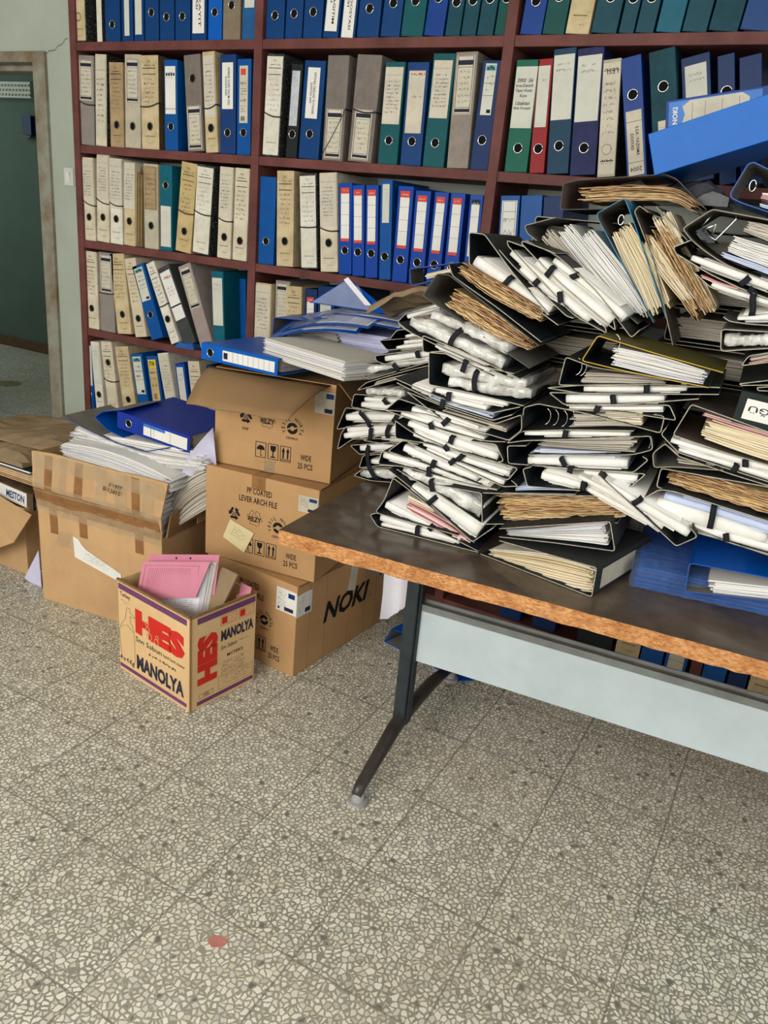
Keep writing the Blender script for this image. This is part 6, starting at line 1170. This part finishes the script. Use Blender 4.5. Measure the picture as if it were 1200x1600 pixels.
for i in range(9):
    off = nn*(.002+.0028*i); a_ = TLp-up_*(.025+.002*i)+off+xr_*(.012-.001*i); b_ = TRp-up_*(.022+.003*i)+off+xr_*(-.004-.0035*i)
    m = MB(); m.plate([q3(a_), q3(b_), q3(b_+dn*.88-xr_*.015), q3(a_+dn*.88)], nn, .0011); sh_ = m.obj('typed_page', 'paper' if i > 5 or i % 2 else 'labelold', pf)
    if i == 8:
        q = MB(); scribble(q, .02, .21, -.19, -.10, 13, g, 0, .00035, fill=.85); fm = Matrix.Identity(4)
        for r9 in range(3): fm[r9][0], fm[r9][1], fm[r9][2], fm[r9][3] = xr_[r9], -nn[r9], up_[r9], (a_-o0+nn*.0016)[r9]
        q.xform(fm); q.obj('typing', 'ink', sh_)
off = nn*.033; a_ = TLp-up_*.016+off*.9; b_ = TRp-up_*.014-xr_*.012+off*.9
m = MB(); F4 = [a_, b_, b_-up_*.115-xr_*.035+nn*.012, a_-up_*.125-xr_*.012+nn*.008]; m.plate([q3(p) for p in F4], nn, .0012); fc = m.obj('front_cover', 'pink', pf)
q = MB(); fm = Matrix.Identity(4)
vv = (F4[3]-F4[0]); upf = -vv.normalized(); nf = xr_.cross(upf).normalized(); nf = nf if nf.y < 0 else -nf
for r9 in range(3): fm[r9][0], fm[r9][1], fm[r9][2], fm[r9][3] = xr_[r9], -nf[r9], upf[r9], (F4[0]-o0+nf*.003)[r9]
Wp = (b_-a_).length; Hp = vv.length
for k in range(22): x = .03+k*(Wp-.09)/22; q.box((x, 0, -Hp+.03), (x+.0006, .0002, -.02))
frame_rect(q, .014, Wp-.035, -Hp+.018, -.012, 0, .0008); q.xform(fm); q.obj('printed_ruling', 'pinkline', fc)
m = MB(); P = [Vector(p) for p in G['kraftenv']]; o1 = P[0].copy(); m.plate([tuple(p-o1) for p in P]+[], (0, -1, .2), .012)
o = m.obj('padded_envelope', 'kraft', None, bevel=.002); o.location = o1; tag(o, 'creased brown paper envelope behind the pink folder in the small kraft carton', 'envelope')
m = MB(); P = [Vector(p) for p in G['pinksmall']]; o1 = P[0].copy(); m.plate([tuple(p-o1) for p in P]+[tuple(P[3]-o1+Vector((.0, 0, -.08)))], (0, -1, .2), .004)
o = m.obj('folded_paper', 'pink', None); o.location = o1; tag(o, 'small folded pink paper in the rear right corner of the small kraft carton', 'paper')

# ---------------- far left carton
lc = empty('cardboard_carton', (-3.02, 1.90, 0)); tag(lc, 'carton at the left photo edge with its flap folded out', 'box')
for nm, a, b in (('front_wall', (0, 0, 0), (.47, .005, .285)), ('side_wall', (.465, .005, 0), (.47, .42, .285)), ('back_wall', (0, .415, 0), (.465, .42, .285)), ('side_wall', (0, .005, 0), (.005, .415, .285)), ('carton_bottom', (.005, .005, 0), (.465, .415, .004))):
    m = MB(); m.box(a, b); m.obj(nm, 'cartonold', lc, bevel=.001)
P = [Vector(p)-Vector((-3.02, 1.90, 0)) for p in G['leftflap']]; a_, b_, c_, d_ = P; a_ = a_+(a_-b_).normalized()*.3; d_ = d_+(d_-c_).normalized()*.3
m = MB(); m.plate([tuple(a_), tuple(b_), tuple(c_), tuple(d_)], (0, -.7, .7), .004); m.obj('flap', 'cartonold', lc)
m = MB(); m.box((.008, .008, .006), (.462, .40, .26)); m.obj('stored_papers', 'old', lc)
ms = lying('box_file', 'file lying in the carton at the left photo edge, white label with blue lettering', (-2.835, 1.925, .325), (1, 0, -.06), (0.02, 1, 0), .07, .31, 'pl', 'brownside', 905, side=None)
m = MB(); m.box((-.03, -.0012, .06), (.03, -.0002, .275)); lo = m.obj('label', 'labelwhite', ms); m = MB(); put_text(m, 'MESTON', -.016, .016, .155, .262, -.0016, rot=90, bold=.03, shear=.1, keep=False); m.obj('lettering', 'navy2', lo)
m = MB()
for i in range(7): m.box((0, i*.002, i*.007), (.33+.004*(i % 3), .30, i*.007+.005))
o = m.obj('file_stack', 'old', None); o.location = (-2.86, 1.95, .365); tag(o, 'worn papers between the lettered file and the white edged black folder at left', 'papers')
bf = empty('black_folder', (-2.9, 1.93, .418)); tag(bf, 'black folder with a white page edge under the kraft paper at the left', 'folder')
m = MB(); m.box((0, 0, 0), (.36, .3, .004)); m.box((0, 0, .012), (.365, .3, .016)); m.obj('cover', 'black', bf); m = MB(); m.box((0, .002, .0045), (.36, .29, .0115)); m.obj('pages', 'paper', bf)
def crumple(name, label, O, W_, D_, H_, rz, mt, seed, amp=.012):
    g = random.Random(seed); m = MB(); nx, ny = 14, 9; vs = []; fs = []
    for j in range(ny+1):
        for i in range(nx+1):
            u, v = i/nx, j/ny; e = min(u, 1-u, v, 1-v); vs.append((W_*u, D_*v, H_*min(1, .3+e*5)+amp*math.sin(u*9+v*4)*.6+g.uniform(-amp, amp)*.4))
    k = len(vs); vs += [(x, y, max(0, z-H_*.8 if 0 else 0)) for x, y, z in vs]
    for j in range(ny):
        for i in range(nx): a_ = j*(nx+1)+i; fs += [(a_, a_+1, a_+nx+2, a_+nx+1), (k+a_, k+a_+nx+1, k+a_+nx+2, k+a_+1)]
    for i in range(nx): fs.append((i+1, i, k+i, k+i+1)); a_ = ny*(nx+1)+i; fs.append((a_, a_+1, k+a_+1, k+a_))
    for j in range(ny): a_ = j*(nx+1); fs.append((a_, a_+nx+1, k+a_+nx+1, k+a_)); a_ += nx; fs.append((a_+nx+1, a_, k+a_, k+a_+nx+1))
    m.add(vs, fs); o = m.obj(name, mt); o.location = O; o.rotation_euler = (0, 0, rz); tag(o, label, 'envelope'); return o
crumple('kraft_envelope', 'large creased kraft envelope on top of the carton at the left photo edge', (-3.0, 1.98, .49), .56, .36, .035, .10, 'kraft', 41)
crumple('kraft_envelope', 'smaller rumpled kraft envelope under the large creased one at the left edge', (-3.0, 1.93, .436), .42, .3, .05, .0, 'kraft', 42, .01)
m = MB(); P = [Vector(p) for p in G['floorpaper']]; o1 = P[2].copy(); o1.z = 0; P[2].z = .001; P[3].z = .001; P[0].z = max(.001, P[0].z)
m.plate([tuple(p-o1) for p in P], (0, 1, .1), .0015); o = m.obj('loose_sheet', 'lilac'); o.location = o1; tag(o, 'white sheet standing on the floor against the taped carton', 'paper')

# ---------------- under the table behind the leg
P = [Vector(p) for p in G['uw']]; g = random.Random(50)
wb_ = empty('white_paper_roll', (-1.15, 2.30, 0)); m = MB(); vs = []; fs = []; n = 10
for k in range(n+1):
    u = k/n; x = -.01+.11*u; y_ = .03*math.sin(u*4); vs += [(x+g.uniform(-.003, .003), y_, .09+.06*u+(.06*abs(u-.2))), (x, y_+.004, .20), (x-.004, y_, .42)]
for k in range(n):
    q = 3*k; fs += [(q, q+3, q+4, q+1), (q+1, q+4, q+5, q+2)]
b9 = len(vs); vs += [(x, y_+.003, z) for x, y_, z in vs]; fs += [tuple(i+b9 for i in f[::-1]) for f in fs]
m.add(vs, fs); m.obj('sheet', 'paper', wb_, smooth=True); tag(wb_, 'tall white crumpled sheet standing behind the table leg beside the bottom carton', 'paper')
Pb = [Vector(p) for p in G['ub']]; A_ = Pb[0]; u_ = (Pb[1]-Pb[0]).normalized()
ub = empty('lever_arch_binder', (A_.x, A_.y, 0), math.atan2(u_.y, u_.x)); tag(ub, 'blue binder with grey inside lying open on the floor behind the table leg', 'binder')
m = MB(); m.box((0, 0, 0), (.30, .28, .003)); m.plate([(0, 0, .003), (0, .28, .003), (.028, .28, .065), (.028, 0, .065)], (-1, 0, .4), .003); m.plate([(.028, 0, .065), (.028, .28, .065), (.31, .28, .10), (.31, 0, .10)], (0, 0, 1), .003); m.obj('cover', 'bluefolder', ub)
m = MB(); m.box((.006, .004, .0032), (.28, .27, .0042)); m.plate([(.004, .001, .008), (.004, .27, .008), (.028, .27, .06), (.028, .001, .06)], (1, 0, 0), .001); m.obj('lining', 'in_grey', ub)
m = MB(); m.box((0, 0, 0), (.2, .16, .004)); o = m.obj('blue_folder', 'bluefolder'); o.location = (-.838, 2.225, .0005); o.rotation_euler = (0, 0, .75); tag(o, 'blue folder corner on the floor beneath the grey panel, behind the table foot', 'folder')
for i, (s0_, z_, w_, r_) in enumerate([(.36, .745, .30, 0), (.36, .83, .30, .02), (.37, .915, .30, -.02), (.35, 1.0, .30, .03), (.37, 1.085, .30, -.03), (.36, 1.17, .30, .02), (.38, 1.255, .30, 0), (.37, 1.34, .31, .02), (.38, 1.43, .31, 0),
        (.72, .745, .30, 0), (.72, .83, .30, .02), (.73, .915, .30, -.02), (.71, 1.0, .30, .03), (.73, 1.085, .30, -.03), (.72, 1.17, .30, .02), (.74, 1.255, .30, 0), (.73, 1.34, .31, .02), (.74, 1.43, .31, 0)]):
    z4 = int(z_*1e4); a4 = int(s0_*1e4); b4 = a4+int(w_*1e4); t4 = 760  # added closed files, a dark fill behind the gaps of the heap
    colm = 'left' if i < 9 else 'right'; k_ = i % 9
    lbl = 'added dark filler file at the back of the heap, rear %s column, %s from the table' % (colm, ['first', 'second', 'third', 'fourth', 'fifth', 'sixth', 'seventh', 'eighth', 'ninth'][k_])
    pile_file('lever_arch_file', lbl, .53, 0, .26, 'blk', [(b4, z4+t4), (a4, z4+t4), (a4, z4), (b4, z4)], [('sheetsgrey', [(a4+150, z4+330, 500), (b4-150, z4+330, 480)])], [], [], 'added filler files in the rear columns of the heap', random.Random(960+i))
gb = crumple('plastic_bag', 'crumpled dark grey plastic between the top box file and the grey open file', (-.52, 2.02, 1.56), .26, .2, .04, .05, 'greyplastic', 61, .02)
# small floor scrap
m = MB(); m.plate([(-.018, -.012, 0), (.0, -.02, 0), (.020, -.004, 0), (.016, .016, 0), (-.004, .010, 0), (-.016, .008, 0)], (0, 0, 1), .0008); o = m.obj('paper_scrap', 'pinkscrap'); o.location = (-.812, .998, 0); tag(o, 'small faded red scrap stuck on the terrazzo floor', 'scrap')
# crumpled plastic on the fourth shelf
crumple('plastic_wrapper', 'crumpled blue and clear plastic wrapper at the foot of the leaning files, fourth left shelf', (-2.30, 2.47, .8985), .09, .06, .022, .1, 'clearblue', 60, .004)
